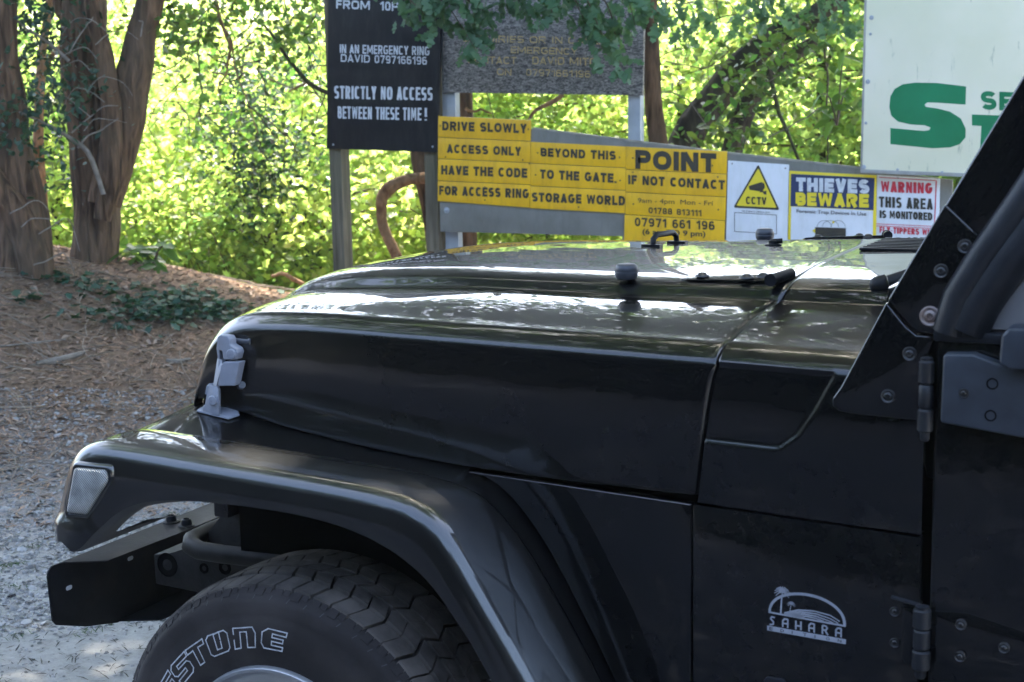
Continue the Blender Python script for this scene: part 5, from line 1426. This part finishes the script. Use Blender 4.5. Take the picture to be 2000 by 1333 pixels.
def crown(name, centres, per, spread, size, m, parent, tmpl='leaf', up=.5, flat=.7, svar=.35):
    C = clusters(centres, per, spread, flat); S = size*rng.uniform(1-svar, 1+svar, len(C))
    T, F = (LEAF_T, LEAF_F) if tmpl == 'leaf' else (MAPLE_T, MAPLE_F) if tmpl == 'maple' else (NEEDLE_T*np.array([1, 4, 1]), NEEDLE_F)
    V, FF = batch(T, F, C, S, rot_batch(len(C), up)); return stuff_mesh(name, V, FF, m, parent)
def twigs_to(centres, origins, m, parent, r=.006, name='twigs'):
    mb = MB()
    for c in centres:
        o_ = origins[int(np.argmin(np.linalg.norm(np.asarray(origins)-c, axis=1)))]; mid = (np.array(o_)+c)/2+rng.normal(size=3)*.12+np.array([0, 0, .08])
        P = resample([tuple(o_), tuple(mid), tuple(c)], 6); mb.tube([tuple(p) for p in P], list(np.linspace(r*1.6, r*.5, 6)), 4)
    return tag(mb.build(name, m, parent), kind='stuff')

# --- left pair of yews
def ppath(pts, d): return [atd(px, py, d if not isinstance(d, (list, tuple)) else d[i]) for i, (px, py) in enumerate(pts)]
def pr(px_w, d): return px_w/2/F_PX*d
D1 = 8.6
ya = empty('yew_tree', tuple(atd(50, 520, D1)), 'thick reddish yew trunk cut off at the edge of the bank', 'tree', 'yew trees on the bank')
mb = MB()
trunk(mb, ppath([(45, 545), (42, 440), (22, 320), (5, 200), (-2, 60), (-5, -200), (-10, -700)], D1), [pr(w_, D1) for w_ in (120, 95, 88, 80, 76, 70, 55)], seed=1)
trunk(mb, ppath([(75, 540), (60, 480), (20, 400), (-30, 330), (-90, 200)], D1-.15), [pr(w_, D1) for w_ in (60, 55, 50, 46, 40)], seed=2)
mb.build('trunk', M['yew_bark'], ya, smooth=True, ang=80)
D2 = 8.9
yb = empty('yew_tree', tuple(atd(185, 530, D2)), 'forked reddish yew trunk standing alone above the ivy patch', 'tree', 'yew trees on the bank')
mb = MB()
trunk(mb, ppath([(183, 545), (186, 470), (186, 390), (176, 280), (168, 150), (165, 20), (160, -200), (150, -800)], D2), [pr(w_, D2) for w_ in (88, 82, 84, 76, 84, 86, 76, 55)], seed=3)
trunk(mb, ppath([(205, 400), (222, 330), (245, 240), (258, 150), (280, 60), (300, -40), (330, -250), (360, -700)], D2-.12), [pr(w_, D2) for w_ in (60, 68, 70, 66, 52, 48, 40, 30)], seed=4)
trunk(mb, ppath([(200, 430), (215, 330), (218, 230), (205, 120), (180, 20), (172, -80)], D2-.22), [pr(w_, D2) for w_ in (30, 42, 38, 34, 30, 26)], seed=5)
trunk(mb, ppath([(150, 120), (130, 60), (112, 0), (100, -80)], D2), [pr(w_, D2) for w_ in (30, 20, 18, 16)], seed=6)
mb.build('trunk', M['yew_bark'], yb, smooth=True, ang=80)
def branch(parent, pix, d, w_, seed, m=None, name='branch', n=12, amp=.012):
    mb = MB(); P = ppath(pix, d); trunk(mb, P, [pr(k, d if not isinstance(d, (list, tuple)) else d[0]) for k in w_], n=n, amp=amp, seg=6, seed=seed, rf=None)
    return mb.build(name, m or M['bark_dead'], parent, smooth=True, ang=80)
branch(yb, [(202, 380), (178, 310), (160, 285), (110, 255), (60, 230), (0, 205)], 8.5, (9, 10, 9, 7, 5, 3), 11)
branch(yb, [(152, 290), (170, 268), (205, 252), (232, 232)], 8.5, (5, 4, 3, 2), 12)
branch(yb, [(135, 120), (90, 80), (50, 55), (10, 20)], 8.6, (8, 7, 5, 4), 13)
branch(yb, [(135, 105), (165, 55), (180, 35)], 8.5, (3, 2.5, 2), 14)
branch(yb, [(275, 72), (278, 45), (272, 40)], 8.4, (3, 2.5, 2), 15)
branch(yb, [(140, 260), (190, 215), (230, 205)], 8.5, (3, 2.5, 2), 16)
for k in range(8):
    y = 60+k*28; s_ = random.choice((-1, 1)); x = 140+random.uniform(0, 90)
    branch(yb, [(x, y), (x+s_*25, y-18+random.uniform(-10, 10)), (x+s_*60, y-10+random.uniform(-30, 10)), (x+s_*85, y+random.uniform(-20, 25))], 8.5, (2.6, 2.2, 1.6, 1), 20+k)
for k in range(4):
    x = random.uniform(0, 90); y = random.uniform(380, 520)
    branch(ya, [(x, y), (x+25, y-12+random.uniform(-10, 10)), (x+60, y+random.uniform(-30, 20)), (x+80, y+random.uniform(0, 40))], 8.2, (3, 2.6, 2, 1), 50+k)
# crowns out of frame above, sprays hanging into view
cs = ellipsoid_pts(240, atd(20, -900, 8.6)+np.array([0, .5, .6]), (3.0, 2.6, 2.0), .3); crown('crown', cs, 70, .22, .085, M['leaf_yew'], ya, 'leaf', .4)
cs = ellipsoid_pts(240, atd(330, -1150, 9.2), (2.4, 2.4, 1.8), .3); crown('crown', cs, 70, .22, .085, M['leaf_yew'], yb, 'leaf', .4)
spray = [(100, 180, 8.6), (60, 235, 8.4), (20, 250, 8.3), (110, 200, 8.7), (140, 170, 8.3), (90, 90, 8.8), (130, 50, 8.6), (60, 60, 8.7), (20, 130, 8.6), (75, 300, 8.6), (110, 330, 9), (60, 20, 8.5)]
crown('sprays', [atd(*q) for q in spray], 90, .12, .045, M['leaf_yew'], yb, 'leaf', .2)
# slim reddish stem between the yews
D3 = 10.2
yc = empty('slim_tree', tuple(atd(90, 500, D3)), 'slim orange-brown trunk between the two yews', 'tree')
mb = MB(); trunk(mb, ppath([(95, 560), (84, 430), (72, 300), (78, 150), (92, 40), (105, -150)], D3), [pr(w_, D3) for w_ in (24, 22, 20, 18, 16, 12)], seed=7, n=16, seg=10)
trunk(mb, ppath([(72, 170), (100, 110), (130, 80)], D3), [pr(w_, D3) for w_ in (12, 9, 6)], seed=8, n=8, seg=8)
mb.build('trunk', M['orange_bark'], yc, smooth=True, ang=80)
cs = ellipsoid_pts(60, atd(90, -350, D3), (1.3, 1.3, .9), .3); crown('crown', cs, 60, .2, .08, M['leaf_yew'], yc, 'leaf', .4)

# --- bent orange trunk behind the posts
D4 = 9.0
yd = empty('bent_tree', tuple(atd(790, 520, D4)), 'crooked orange-brown trunk bending like a hook behind the black sign post', 'tree')
mb = MB()
trunk(mb, ppath([(800, 560), (775, 500), (752, 450), (745, 405), (757, 372), (795, 352), (835, 350)], D4), [pr(w_, D4) for w_ in (23, 21, 20, 21, 27, 22, 23)], seed=31, n=22, amp=.012, seg=12)
mb.build('limb', M['orange_bark'], yd, smooth=True, ang=80)
mb = MB(); trunk(mb, ppath([(868, 560), (850, 450), (832, 350), (815, 270), (800, 150), (790, 0), (780, -300)], D4+.1), [pr(w_, D4) for w_ in (50, 44, 34, 28, 24, 20, 16)], seed=32, n=18, seg=12)
trunk(mb, ppath([(905, 560), (908, 380), (905, 230), (900, 100), (890, -100), (880, -400)], D4+.4), [pr(w_, D4) for w_ in (62, 46, 40, 34, 30, 20)], seed=33, n=18, seg=12)
mb.build('trunk', M['yew_bark'], yd, smooth=True, ang=80)
branch(yd, [(640, 182), (600, 160), (560, 110), (530, 65), (505, 40)], 9.2, (9, 10, 8, 6, 4), 61, M['dark_bark'])
branch(yd, [(600, 160), (580, 172), (565, 180)], 9.2, (7, 5, 3), 62, M['orange_bark'])
branch(yd, [(640, 182), (720, 205), (800, 220)], 9.2, (10, 12, 14), 63, M['dark_bark'])
branch(yd, [(600, 560), (575, 545), (550, 535), (530, 542)], 9.6, (9, 10, 8, 5), 64, M['orange_bark'])
branch(yd, [(1100, 185), (1078, 200), (1050, 215), (1035, 232)], 9.0, (12, 10, 8, 5), 65, M['orange_bark'])
branch(yd, [(960, 222), (940, 215), (925, 218), (910, 210)], 9.0, (4, 5, 6, 8), 66, M['orange_bark'])
hang = [[(420, 0), (432, 40), (450, 80), (465, 150), (490, 210), (500, 260)], [(432, 40), (445, 90), (440, 130), (425, 165), (425, 200)], [(395, 40), (388, 90), (392, 150), (398, 200), (400, 250)],
        [(415, 10), (385, 40), (350, 45), (320, 25)], [(500, 260), (510, 290), (530, 330)], [(620, 20), (600, 70), (610, 110), (590, 150)], [(555, 0), (565, 60), (560, 120)], [(470, 200), (520, 235), (560, 270), (590, 310)]]
for k, h in enumerate(hang): branch(yd, h, 9.4, [7-k*.5]*2+[4]+[2.5]*(len(h)-3) if k < 2 else [3.2]*(len(h)-1)+[1.4], 70+k, M['orange_bark'] if k < 2 else M['dark_bark'], 'branch', 14, .03)

mb = MB()
for k in range(95):
    px = random.choice([random.uniform(240, 640), random.uniform(300, 640), random.uniform(900, 1680)]); py = random.uniform(-60, 230 if px < 700 else 120); d = random.uniform(9.2, 10.8)
    P = [(px, py)]; a_ = random.uniform(.2, 2.9)
    for q in range(5):
        a_ += random.uniform(-.5, .5); st = random.uniform(14, 34); P.append((P[-1][0]+st*math.cos(a_), P[-1][1]+st*abs(math.sin(a_))))
    w0 = random.uniform(1.6, 4.2); mb.tube([tuple(p) for p in resample([tuple(x) for x in ppath(P, d)], 12)], list(np.linspace(pr(w0, d), pr(.9, d), 12)), 4)
tag(mb.build('twigs', M['dark_bark'], yd), kind='stuff')
cs = [atd(random.uniform(240, 640), random.uniform(-40, 130)*random.random()**.5, random.uniform(8.8, 9.6)) for _ in range(26)]+[atd(random.uniform(380, 640), random.uniform(120, 330), random.uniform(10.2, 11)) for _ in range(14)]
crown('sprays', cs, 34, .10, .055, M['leaf_canopy'], yd, 'maple', .3)
# --- right trees: upright stem and a leaning ivy-clad trunk
D5 = 8.4
ye = empty('upright_tree', tuple(atd(1290, 330, D5)), 'straight brown trunk rising beside the steel post of the stone-look sign', 'tree')
mb = MB(); trunk(mb, ppath([(1300, 520), (1290, 300), (1276, 200), (1270, 100), (1272, 0), (1275, -200), (1270, -600)], D5), [pr(w_, D5) for w_ in (44, 38, 34, 32, 30, 26, 20)], seed=41, n=18, seg=12)
mb.build('trunk', M['yew_bark'], ye, smooth=True, ang=80)
D6 = 8.8
yf = empty('leaning_tree', tuple(atd(1320, 330, D6)), 'dark mossy trunk leaning away over the camera notice, wrapped in ivy', 'tree')
mb = MB(); trunk(mb, ppath([(1290, 420), (1340, 270), (1400, 190), (1460, 115), (1520, 70), (1590, 30), (1700, -60), (1850, -220)], D6), [pr(w_, D6) for w_ in (66, 62, 58, 54, 44, 38, 32, 24)], seed=42, n=24, seg=14)
trunk(mb, ppath([(1420, 330), (1450, 230), (1490, 160), (1560, 95), (1600, 75)], D6+.2), [pr(w_, D6) for w_ in (38, 44, 40, 26, 16)], seed=43, n=14, seg=10)
mb.build('trunk', M['dark_bark'], yf, smooth=True, ang=80)
for k, (h, w_) in enumerate([([(1452, 138), (1500, 138), (1560, 128), (1595, 100)], (3, 3, 2.4, 1.5)), ([(1528, 85), (1530, 125), (1535, 140), (1500, 160)], (2.6, 2.4, 2.2, 1.4)),
        ([(1500, 130), (1520, 200), (1530, 250), (1570, 330)], (9, 8, 7, 5)), ([(1290, 180), (1340, 190), (1380, 240)], (3, 3, 2)), ([(1375, 50), (1430, 30), (1500, 50), (1560, 20)], (3, 3, 2, 2)),
        ([(1500, 270), (1560, 240), (1610, 205)], (4, 3, 2)), ([(1610, 90), (1616, 200), (1612, 320)], (4, 4, 3)), ([(1300, 120), (1360, 130), (1420, 125)], (3, 2.4, 2)), ([(1560, 265), (1580, 270), (1612, 262)], (2, 2, 1.5))]):
    branch(yf, h, 8.5, w_, 90+k, M['bark_dead'] if k % 2 else M['dark_bark'], 'branch', 12, .02)
ivy = []
for k in range(42):
    t = random.random(); i = t*5; pp = [(1300, 330), (1350, 260), (1410, 190), (1470, 120), (1540, 70), (1620, 20)]; a_ = int(min(i, 4)); f = i-a_
    q = (pp[a_][0]*(1-f)+pp[a_+1][0]*f+random.uniform(-45, 75), pp[a_][1]*(1-f)+pp[a_+1][1]*f+random.uniform(-30, 70)); ivy.append(atd(q[0], q[1], D6-.25+random.uniform(-.3, .4)))
crown('ivy', ivy, 20, .10, .06, M['leaf_canopy'], yf, 'leaf', .4)

# --- crowns above (shade for the car, seen in the hood)
def crowntree(name, label, c, r, n, per, spread, size, m, seed, trunk_pts=None, parent=None, tmpl='leaf', twg=True, group=None, bark=None, shell=.35, up=.5):
    base = np.array([c[0], c[1], float(ground_z(c[0], c[1]))-.1])
    o = parent or empty(name, tuple(base), label, 'tree', group)
    cs = ellipsoid_pts(n, c, r, shell); crown('crown', cs, per, spread, size, m, o, tmpl, up)
    if parent is None:
        mb = MB(); top = np.array(c)+np.array([0, 0, r[2]*.4]); tp = trunk_pts or [base, base*.5+np.array(c)*.5+rng.normal(size=3)*.1, np.array(c), top]
        R = max(r)*(.03 if name == 'background_tree' else .055); trunk(mb, tp, [R*1.3, R, R*.8, R*.3], n=12, seg=8, seed=seed)
        mb.build('trunk', bark or M['dark_bark'], o, smooth=True, ang=80)
    if twg: 
        og = [np.array(c)+np.array([0, 0, k*r[2]*.5]) for k in (-1, -.5, 0, .5)]
        twigs_to(cs[::3], og, M['twig'], o, .008, 'branches')
    return o
crown_oak = empty('oak_tree', (.55, 6.9, -.4), 'broad oak spreading above the sign boards', 'tree')
CANOPY = [((-3.4, 5.8, 4.9), (2.0, 1.7, 1.2)), ((-.9, 6.2, 5.2), (1.9, 1.7, 1.4)), ((1.4, 5.6, 4.6), (1.8, 1.8, 1.3)), ((3.3, 5.2, 5.0), (1.8, 1.8, 1.4)), ((-1.8, 4.0, 6.2), (2.4, 1.6, 1.0)), ((1.2, 3.6, 6.4), (2.3, 1.7, 1.0)), ((3.6, 2.8, 6.6), (1.6, 1.6, 1.0)), ((-.6, 8.8, 6.3), (3.4, 1.4, 1.2))]
SHADE_CROWNS = [((-4.6, 3.4, 8.6), (2.4, 2.2, 1.1)), ((-1.2, 3.0, 9.4), (2.6, 2.2, 1.1)), ((2.2, 2.6, 9.0), (2.6, 2.2, 1.1)), ((-3.0, 6.6, 9.2), (2.6, 2.2, 1.1)), ((.8, 6.4, 9.6), (2.6, 2.2, 1.2)), ((4.4, 6.2, 9.0), (2.6, 2.2, 1.2)), ((-6.6, 5.2, 8.2), (2.2, 2.2, 1.1)), ((-3.4, .6, 9.3), (2.6, 1.9, 1.0)), ((.6, .2, 9.6), (2.6, 1.9, 1.0)), ((-1.6, -2.0, 9.8), (2.6, 1.7, .9)), ((-5.6, -1.4, 9.5), (2.4, 1.7, .9)), ((-6.6, 1.6, 8.9), (2.2, 2.0, .9)), ((-3.6, 1.6, 10.4), (2.6, 1.8, .8)), ((2.2, -1.6, 9.6), (2.4, 1.7, .9))]  # unseen crowns added overhead to shade the near ground and hedge
for k, (c, r) in enumerate(CANOPY):
    crowntree('oak_tree', None, c, r, 95, 62, .26, .12, M['leaf_canopy'], 200+k, parent=crown_oak)
for k, (c, r) in enumerate(SHADE_CROWNS):
    crowntree('oak_tree', None, c, r, 80, 44, .34, .17, M['leaf_canopy'], 240+k, parent=crown_oak, twg=False)
mb = MB(); trunk(mb, [(.55, 6.9, -.4), (.55, 6.8, 1.6), (.3, 6.5, 3.2), (-.5, 5.8, 5.2), (-.8, 5.2, 6.8)], [.26, .22, .19, .13, .06], seed=60)
for c, r in CANOPY+SHADE_CROWNS: trunk(mb, [(.3, 6.5, 3.2), tuple((np.array((.0, 6.5, 3.6))+np.array(c))/2+np.array([0, 0, .5])), c], [.11, .07, .03], n=10, seg=8, seed=int(c[0]*10))
mb.build('trunk', M['dark_bark'], crown_oak, smooth=True, ang=80)

# --- background trees: bright, backlit, in the hollow beyond the bank
BG = []
def bgspot(px, d, z, r): 
    p = atd(px, 400, d); return (p[0], p[1], z), r
k = 0
layers = [
 # (px, distance, centre z, radii, material, size)
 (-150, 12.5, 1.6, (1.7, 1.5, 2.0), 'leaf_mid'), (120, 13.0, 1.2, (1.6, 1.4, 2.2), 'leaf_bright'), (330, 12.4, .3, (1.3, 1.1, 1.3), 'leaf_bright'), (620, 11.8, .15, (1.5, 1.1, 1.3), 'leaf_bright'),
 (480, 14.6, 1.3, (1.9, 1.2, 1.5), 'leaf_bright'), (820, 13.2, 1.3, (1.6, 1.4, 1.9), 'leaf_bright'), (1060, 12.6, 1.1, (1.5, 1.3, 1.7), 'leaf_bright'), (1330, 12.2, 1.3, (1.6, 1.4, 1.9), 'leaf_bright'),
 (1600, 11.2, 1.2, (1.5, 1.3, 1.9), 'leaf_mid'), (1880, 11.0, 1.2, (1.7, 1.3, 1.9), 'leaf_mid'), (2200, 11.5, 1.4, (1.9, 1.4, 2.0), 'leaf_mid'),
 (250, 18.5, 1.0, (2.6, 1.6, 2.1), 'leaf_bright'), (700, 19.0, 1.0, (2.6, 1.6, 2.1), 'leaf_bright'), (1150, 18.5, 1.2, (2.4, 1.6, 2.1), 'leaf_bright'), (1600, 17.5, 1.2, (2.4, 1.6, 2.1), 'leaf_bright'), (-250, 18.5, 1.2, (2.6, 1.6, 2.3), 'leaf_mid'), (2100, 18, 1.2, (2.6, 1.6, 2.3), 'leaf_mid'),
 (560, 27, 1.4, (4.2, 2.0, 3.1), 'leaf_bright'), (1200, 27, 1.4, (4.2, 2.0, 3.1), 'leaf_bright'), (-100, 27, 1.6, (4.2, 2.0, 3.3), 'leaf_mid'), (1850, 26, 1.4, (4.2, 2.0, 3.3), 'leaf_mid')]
DESC = {0: 'leafy tree just beyond the bank', 1: 'sunlit tree in the hollow', 2: 'tall tree far down the hollow'}
for k, (px, d, z, r, mt) in enumerate(layers):
    c, r = bgspot(px, d, z, r); far = d > 15
    n = 120 if not far else 130; per = 84 if not far else 60
    words = ['bushy', 'rounded', 'loose', 'dense', 'spreading', 'ragged', 'broad', 'low'][k % 8]; where = ('seen past the yews' if px < 250 else 'between the yews and the black sign' if px < 650 else 'seen behind the sign posts' if px < 1250 else 'seen above the yellow plates' if px < 1700 else 'seen behind the white storage sign')
    depth = 'just beyond the bank' if d < 15 else 'in the middle of the hollow' if d < 20 else 'far down the hollow'
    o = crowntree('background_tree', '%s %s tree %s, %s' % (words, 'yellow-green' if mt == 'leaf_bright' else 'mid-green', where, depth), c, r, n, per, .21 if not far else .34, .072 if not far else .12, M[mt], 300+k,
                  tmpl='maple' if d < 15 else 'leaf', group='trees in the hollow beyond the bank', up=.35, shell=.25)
# low shrubs, the dark one standing in for a shaded leaf gap
for k, (px, py, d, r, mt, lab) in enumerate([(430, 505, 11.2, (.7, .5, .45), 'leaf_mid', 'blue-green feathery shrub at the lip of the bank'), (515, 300, 11.3, (.30, .3, .7), 'leaf_dark', 'dark evergreen bush showing through the sunlit leaves'), (1000, 300, 11.5, (.9, .5, .5), 'leaf_mid', 'leafy shrub seen between the sign posts')]):
    c = atd(px, py, d); o = empty('shrub', (c[0], c[1], c[2]-r[2]), lab, 'shrub'); cs = ellipsoid_pts(50, c, r, .1)+rng.normal(size=(50, 3))*.18
    crown('leaves', cs, 45, .12, .055, M[mt], o, 'leaf', .5); twigs_to(cs[::3], [np.array([c[0], c[1], c[2]-r[2]])], M['twig'], o, .005)
# unseen trees added behind the photographer, tall to block low sky in reflections
for k, (x, y) in enumerate(((-9, -14), (-4, -16), (1, -17), (6, -18), (-13, -12), (-16, -7))):
    crowntree('distant_tree', ['rounded tree across the yard behind the rear of the car', 'tree across the yard facing the front wheel', 'tree across the yard facing the driver door', 'tree across the yard facing the tailgate', 'tree across the yard at the end of the hedge', 'outermost tree across the yard past the front bumper'][k], (x, y, 5.4), (3.4, 2.4, 5.0), 150, 60, .45, .24, M['leaf_dark'], 400+k, group='trees across the yard', twg=False)

hd = empty('hedge', (-2, -7.8, 0), 'tall dark evergreen hedge along the yard behind the photographer', 'hedge')
cs = np.stack([rng.uniform(-17, 12, 620), rng.uniform(-8.3, -6.9, 620), rng.uniform(.15, 3.9, 620)], -1)
crown('leaves', cs, 60, .30, .16, leaf_mat('hedge_leaves', (.008, .016, .010), (.012, .03, .010), .6, .35, .3, spec=.1), hd, 'leaf', .5)  # unseen hedge, near black to darken what the car side mirrors
MB().box((-17, -8.5, -.1), (12, -7.6, 3.6)).build('hedge_core', mat('hedge_inside', (.012, .014, .008), .95), hd)
# --- oak sprays hanging in front of the boards: every leaf an object of its own
OAK2D = [(0, 0), (.06, .05), (.10, .13), (.20, .10), (.27, .22), (.38, .24), (.40, .13), (.50, .17), (.60, .30), (.72, .28), (.70, .16), (.80, .15), (.90, .17), (.94, .08), (1.0, 0)]
def oak_leaf_mesh(k):
    r_ = random.Random(k); V = []; F = []
    top = [(x, y*(1+r_.uniform(-.15, .15))) for x, y in OAK2D]
    n = len(top)
    for x, y in top: V.append((x, 0, -.10*x*x+.02*math.sin(x*9+k)))
    for s_ in (1, -1):
        b_ = len(V)
        for x, y in top: V.append((x, s_*y, -.10*x*x+.10*abs(y)+.03*math.sin(x*8+k+s_)))
        for i in range(n-1): F.append((i, i+1, b_+i+1, b_+i) if s_ > 0 else (i, b_+i, b_+i+1, i+1))
    me = npmesh('leaf', V, F); me.materials.append(M['leaf_oak']); me.polygons.foreach_set('use_smooth', np.ones(len(me.polygons), dtype=bool)); return me
OAKL = [oak_leaf_mesh(k) for k in range(5)]
def add_leaf(mesh, parent, p, d, nrm, s, name='leaf'):
    x = Vector(d).normalized(); z = Vector(nrm); z = (z-x*z.dot(x)).normalized(); y = z.cross(x)
    o = bpy.data.objects.new(name, mesh); COL.objects.link(o)
    mtx = Matrix(((x.x*s, y.x*s, z.x*s, p[0]), (x.y*s, y.y*s, z.y*s, p[1]), (x.z*s, y.z*s, z.z*s, p[2]), (0, 0, 0, 1)))
    o.parent = parent; o.matrix_world = mtx if parent is None else parent_inv(parent) @ mtx
    o.matrix_parent_inverse = Matrix.Identity(4); return o
def spray_branch(label, tips, Y, n_per, size=.085, name='oak_branch'):
    c0 = at(tips[0][0][0], tips[0][0][1]-120, Y); root = empty(name, tuple(c0), label, 'branch', None)
    mb = MB(); leaves = []
    for path in tips:
        P = resample([tuple(at(px, py, Y+random.uniform(-.12, .12))) for px, py in path], 12)
        mb.tube([tuple(p) for p in P], list(np.linspace(.0045, .0012, 12)), 5)
        for i in range(n_per):
            t = .15+.85*(i+random.random())/n_per; k_ = min(int(t*11), 10); p = P[k_]; tan = P[min(k_+1, 11)]-P[k_-1]; tan = tan/np.linalg.norm(tan)
            off = rng.normal(size=3)*.030; d = tan*.5+rng.normal(size=3)*.55+np.array([0, 0, -.45]); nr = np.array([rng.normal()*.45, -.75, .55])+rng.normal(size=3)*.35
            leaves.append((p+off, d, nr, size*random.uniform(.7, 1.2)))
    mb.build('twig', M['twig'], root, smooth=True)
    for p, d, nr, s in leaves: add_leaf(random.choice(OAKL), root, tuple(p), tuple(d), tuple(nr), s)
spray_branch('leafy oak spray hanging over the top of the black board', [[(700, -90), (790, -10), (830, 30), (850, 65)], [(760, -60), (860, 0), (900, 50), (930, 100)], [(720, -80), (800, -20), (790, 40)], [(840, -80), (900, -10), (960, 30)], [(860, -60), (930, 20), (935, 80), (925, 108)], [(780, -70), (850, -20), (870, 30)]], 3.55, 30)
spray_branch('broad oak spray covering the right half of the stone-look board', [[(960, -90), (1060, -20), (1080, 40)], [(1050, -90), (1120, 0), (1150, 60), (1180, 100)], [(1100, -80), (1180, 0), (1200, 60), (1210, 120), (1215, 138)], [(1150, -90), (1220, -10), (1240, 50)], [(980, -60), (1010, 0), (1050, 30)], [(1180, -70), (1260, 0), (1300, 40)], [(1120, -60), (1160, 30), (1180, 80)], [(1080, -70), (1130, 10), (1190, 60)]], 3.6, 32)
spray_branch('thinner oak spray dangling over the dark leaning trunk', [[(1280, -80), (1340, 0), (1380, 40)], [(1350, -90), (1420, 0), (1460, 60)], [(1420, -80), (1500, -10), (1560, 40)], [(1540, -80), (1590, 0), (1620, 50)], [(1560, -60), (1640, 10), (1660, 60)], [(1300, -60), (1330, 30), (1340, 70)], [(1450, -50), (1480, 10), (1500, 40)]], 5.2, 22, .085)

# --- laurel at the foot of the forked yew
def laurel_mesh():
    V = []; F = []; prof = [(0, 0), (.12, .10), (.3, .19), (.5, .21), (.72, .16), (.9, .07), (1, 0)]; n = len(prof)
    for x, y in prof: V.append((x, 0, -.18*x*x))
    for s_ in (1, -1):
        b_ = len(V)
        for x, y in prof: V.append((x, s_*y, -.18*x*x+.25*y))
        for i in range(n-1): F.append((i, i+1, b_+i+1, b_+i) if s_ > 0 else (i, b_+i, b_+i+1, i+1))
    me = npmesh('leaf', V, F); me.materials.append(M['leaf_laurel']); me.polygons.foreach_set('use_smooth', np.ones(len(me.polygons), dtype=bool)); return me
LAU = laurel_mesh()
def laurel(label, cpx, d, n, spread, size):
    base = atd(cpx[0], cpx[1]+45, d); root = empty('laurel_bush', tuple(base), label, 'shrub'); mb = MB()
    for k in range(n//6):
        tip = atd(cpx[0]+random.uniform(-spread[0], spread[0]), cpx[1]+random.uniform(-spread[1], spread[1]*.6), d+random.uniform(-.2, .2)); P = resample([tuple(base), tuple((base+tip)/2+np.array([0, 0, .06])), tuple(tip)], 7)
        mb.tube([tuple(p) for p in P], list(np.linspace(.006, .002, 7)), 5)
        for j in range(6):
            p = P[2+j % 5]; dd = np.array([rng.normal()*.8, rng.normal()*.5-.2, -.25+rng.normal()*.4]); add_leaf(LAU, root, tuple(p), tuple(dd), (rng.normal()*.3, -.4, .8), size*random.uniform(.75, 1.2))
    mb.build('stem', M['twig'], root, smooth=True)
laurel('glossy big-leaved laurel at the foot of the forked yew', (295, 500), 8.9, 54, (75, 40), .125)
laurel('small bright laurel sprig between the yew trunks', (112, 520), 9.0, 12, (20, 25), .10)
laurel('long-leaved green shoots beside the edge of the white board', (1635, 200), 8.0, 24, (35, 110), .10)

# --- ivy on the bank
M['leaf_ivy'] = leaf_mat('ground_ivy', (.03, .075, .045), (.05, .12, .04), .6, .35, .2, spec=.2)
pts = []
for (px, py, sx_, sy_, n) in ((110, 548, 40, 12, 26), (190, 566, 90, 18, 60), (350, 606, 120, 26, 300), (60, 590, 30, 12, 20), (260, 625, 120, 18, 70), (340, 580, 80, 14, 60), (430, 612, 60, 16, 90)):
    for _ in range(n): pts.append(gpt(px+random.gauss(0, sx_*.6), py+random.gauss(0, sy_*.6)))
C = np.array(pts); C[:, 2] += rng.uniform(.005, .04, len(C))
V, F = batch(MAPLE_T, MAPLE_F, C, rng.uniform(.035, .075, len(C)), rot_batch(len(C), 1.8)); tag(stuff_mesh('ground_ivy', V, F, M['leaf_ivy']), 'dark ivy creeping over the needle-covered bank', 'ivy')

# =================================================================== AIR
hz = MB().box((-60, -30, -5), (40, 60, 16)).build('haze', None); tag(hz, kind='stuff')  # haze volume added for lens veil: pales the distance, lifts the darks
hm = bpy.data.materials.new('thin_summer_haze'); hm.use_nodes = True; N = hm.node_tree.nodes; L = hm.node_tree.links
N.remove(N['Principled BSDF']); pv_ = N.new('ShaderNodeVolumePrincipled'); pv_.inputs['Density'].default_value = .0013; pv_.inputs['Color'].default_value = (.92, .95, .97, 1); pv_.inputs['Anisotropy'].default_value = .35
L.new(pv_.outputs[0], N['Material Output'].inputs['Volume']); hz.data.materials.append(hm)
SC.cycles.volume_max_steps = 64; SC.cycles.volume_bounces = 1
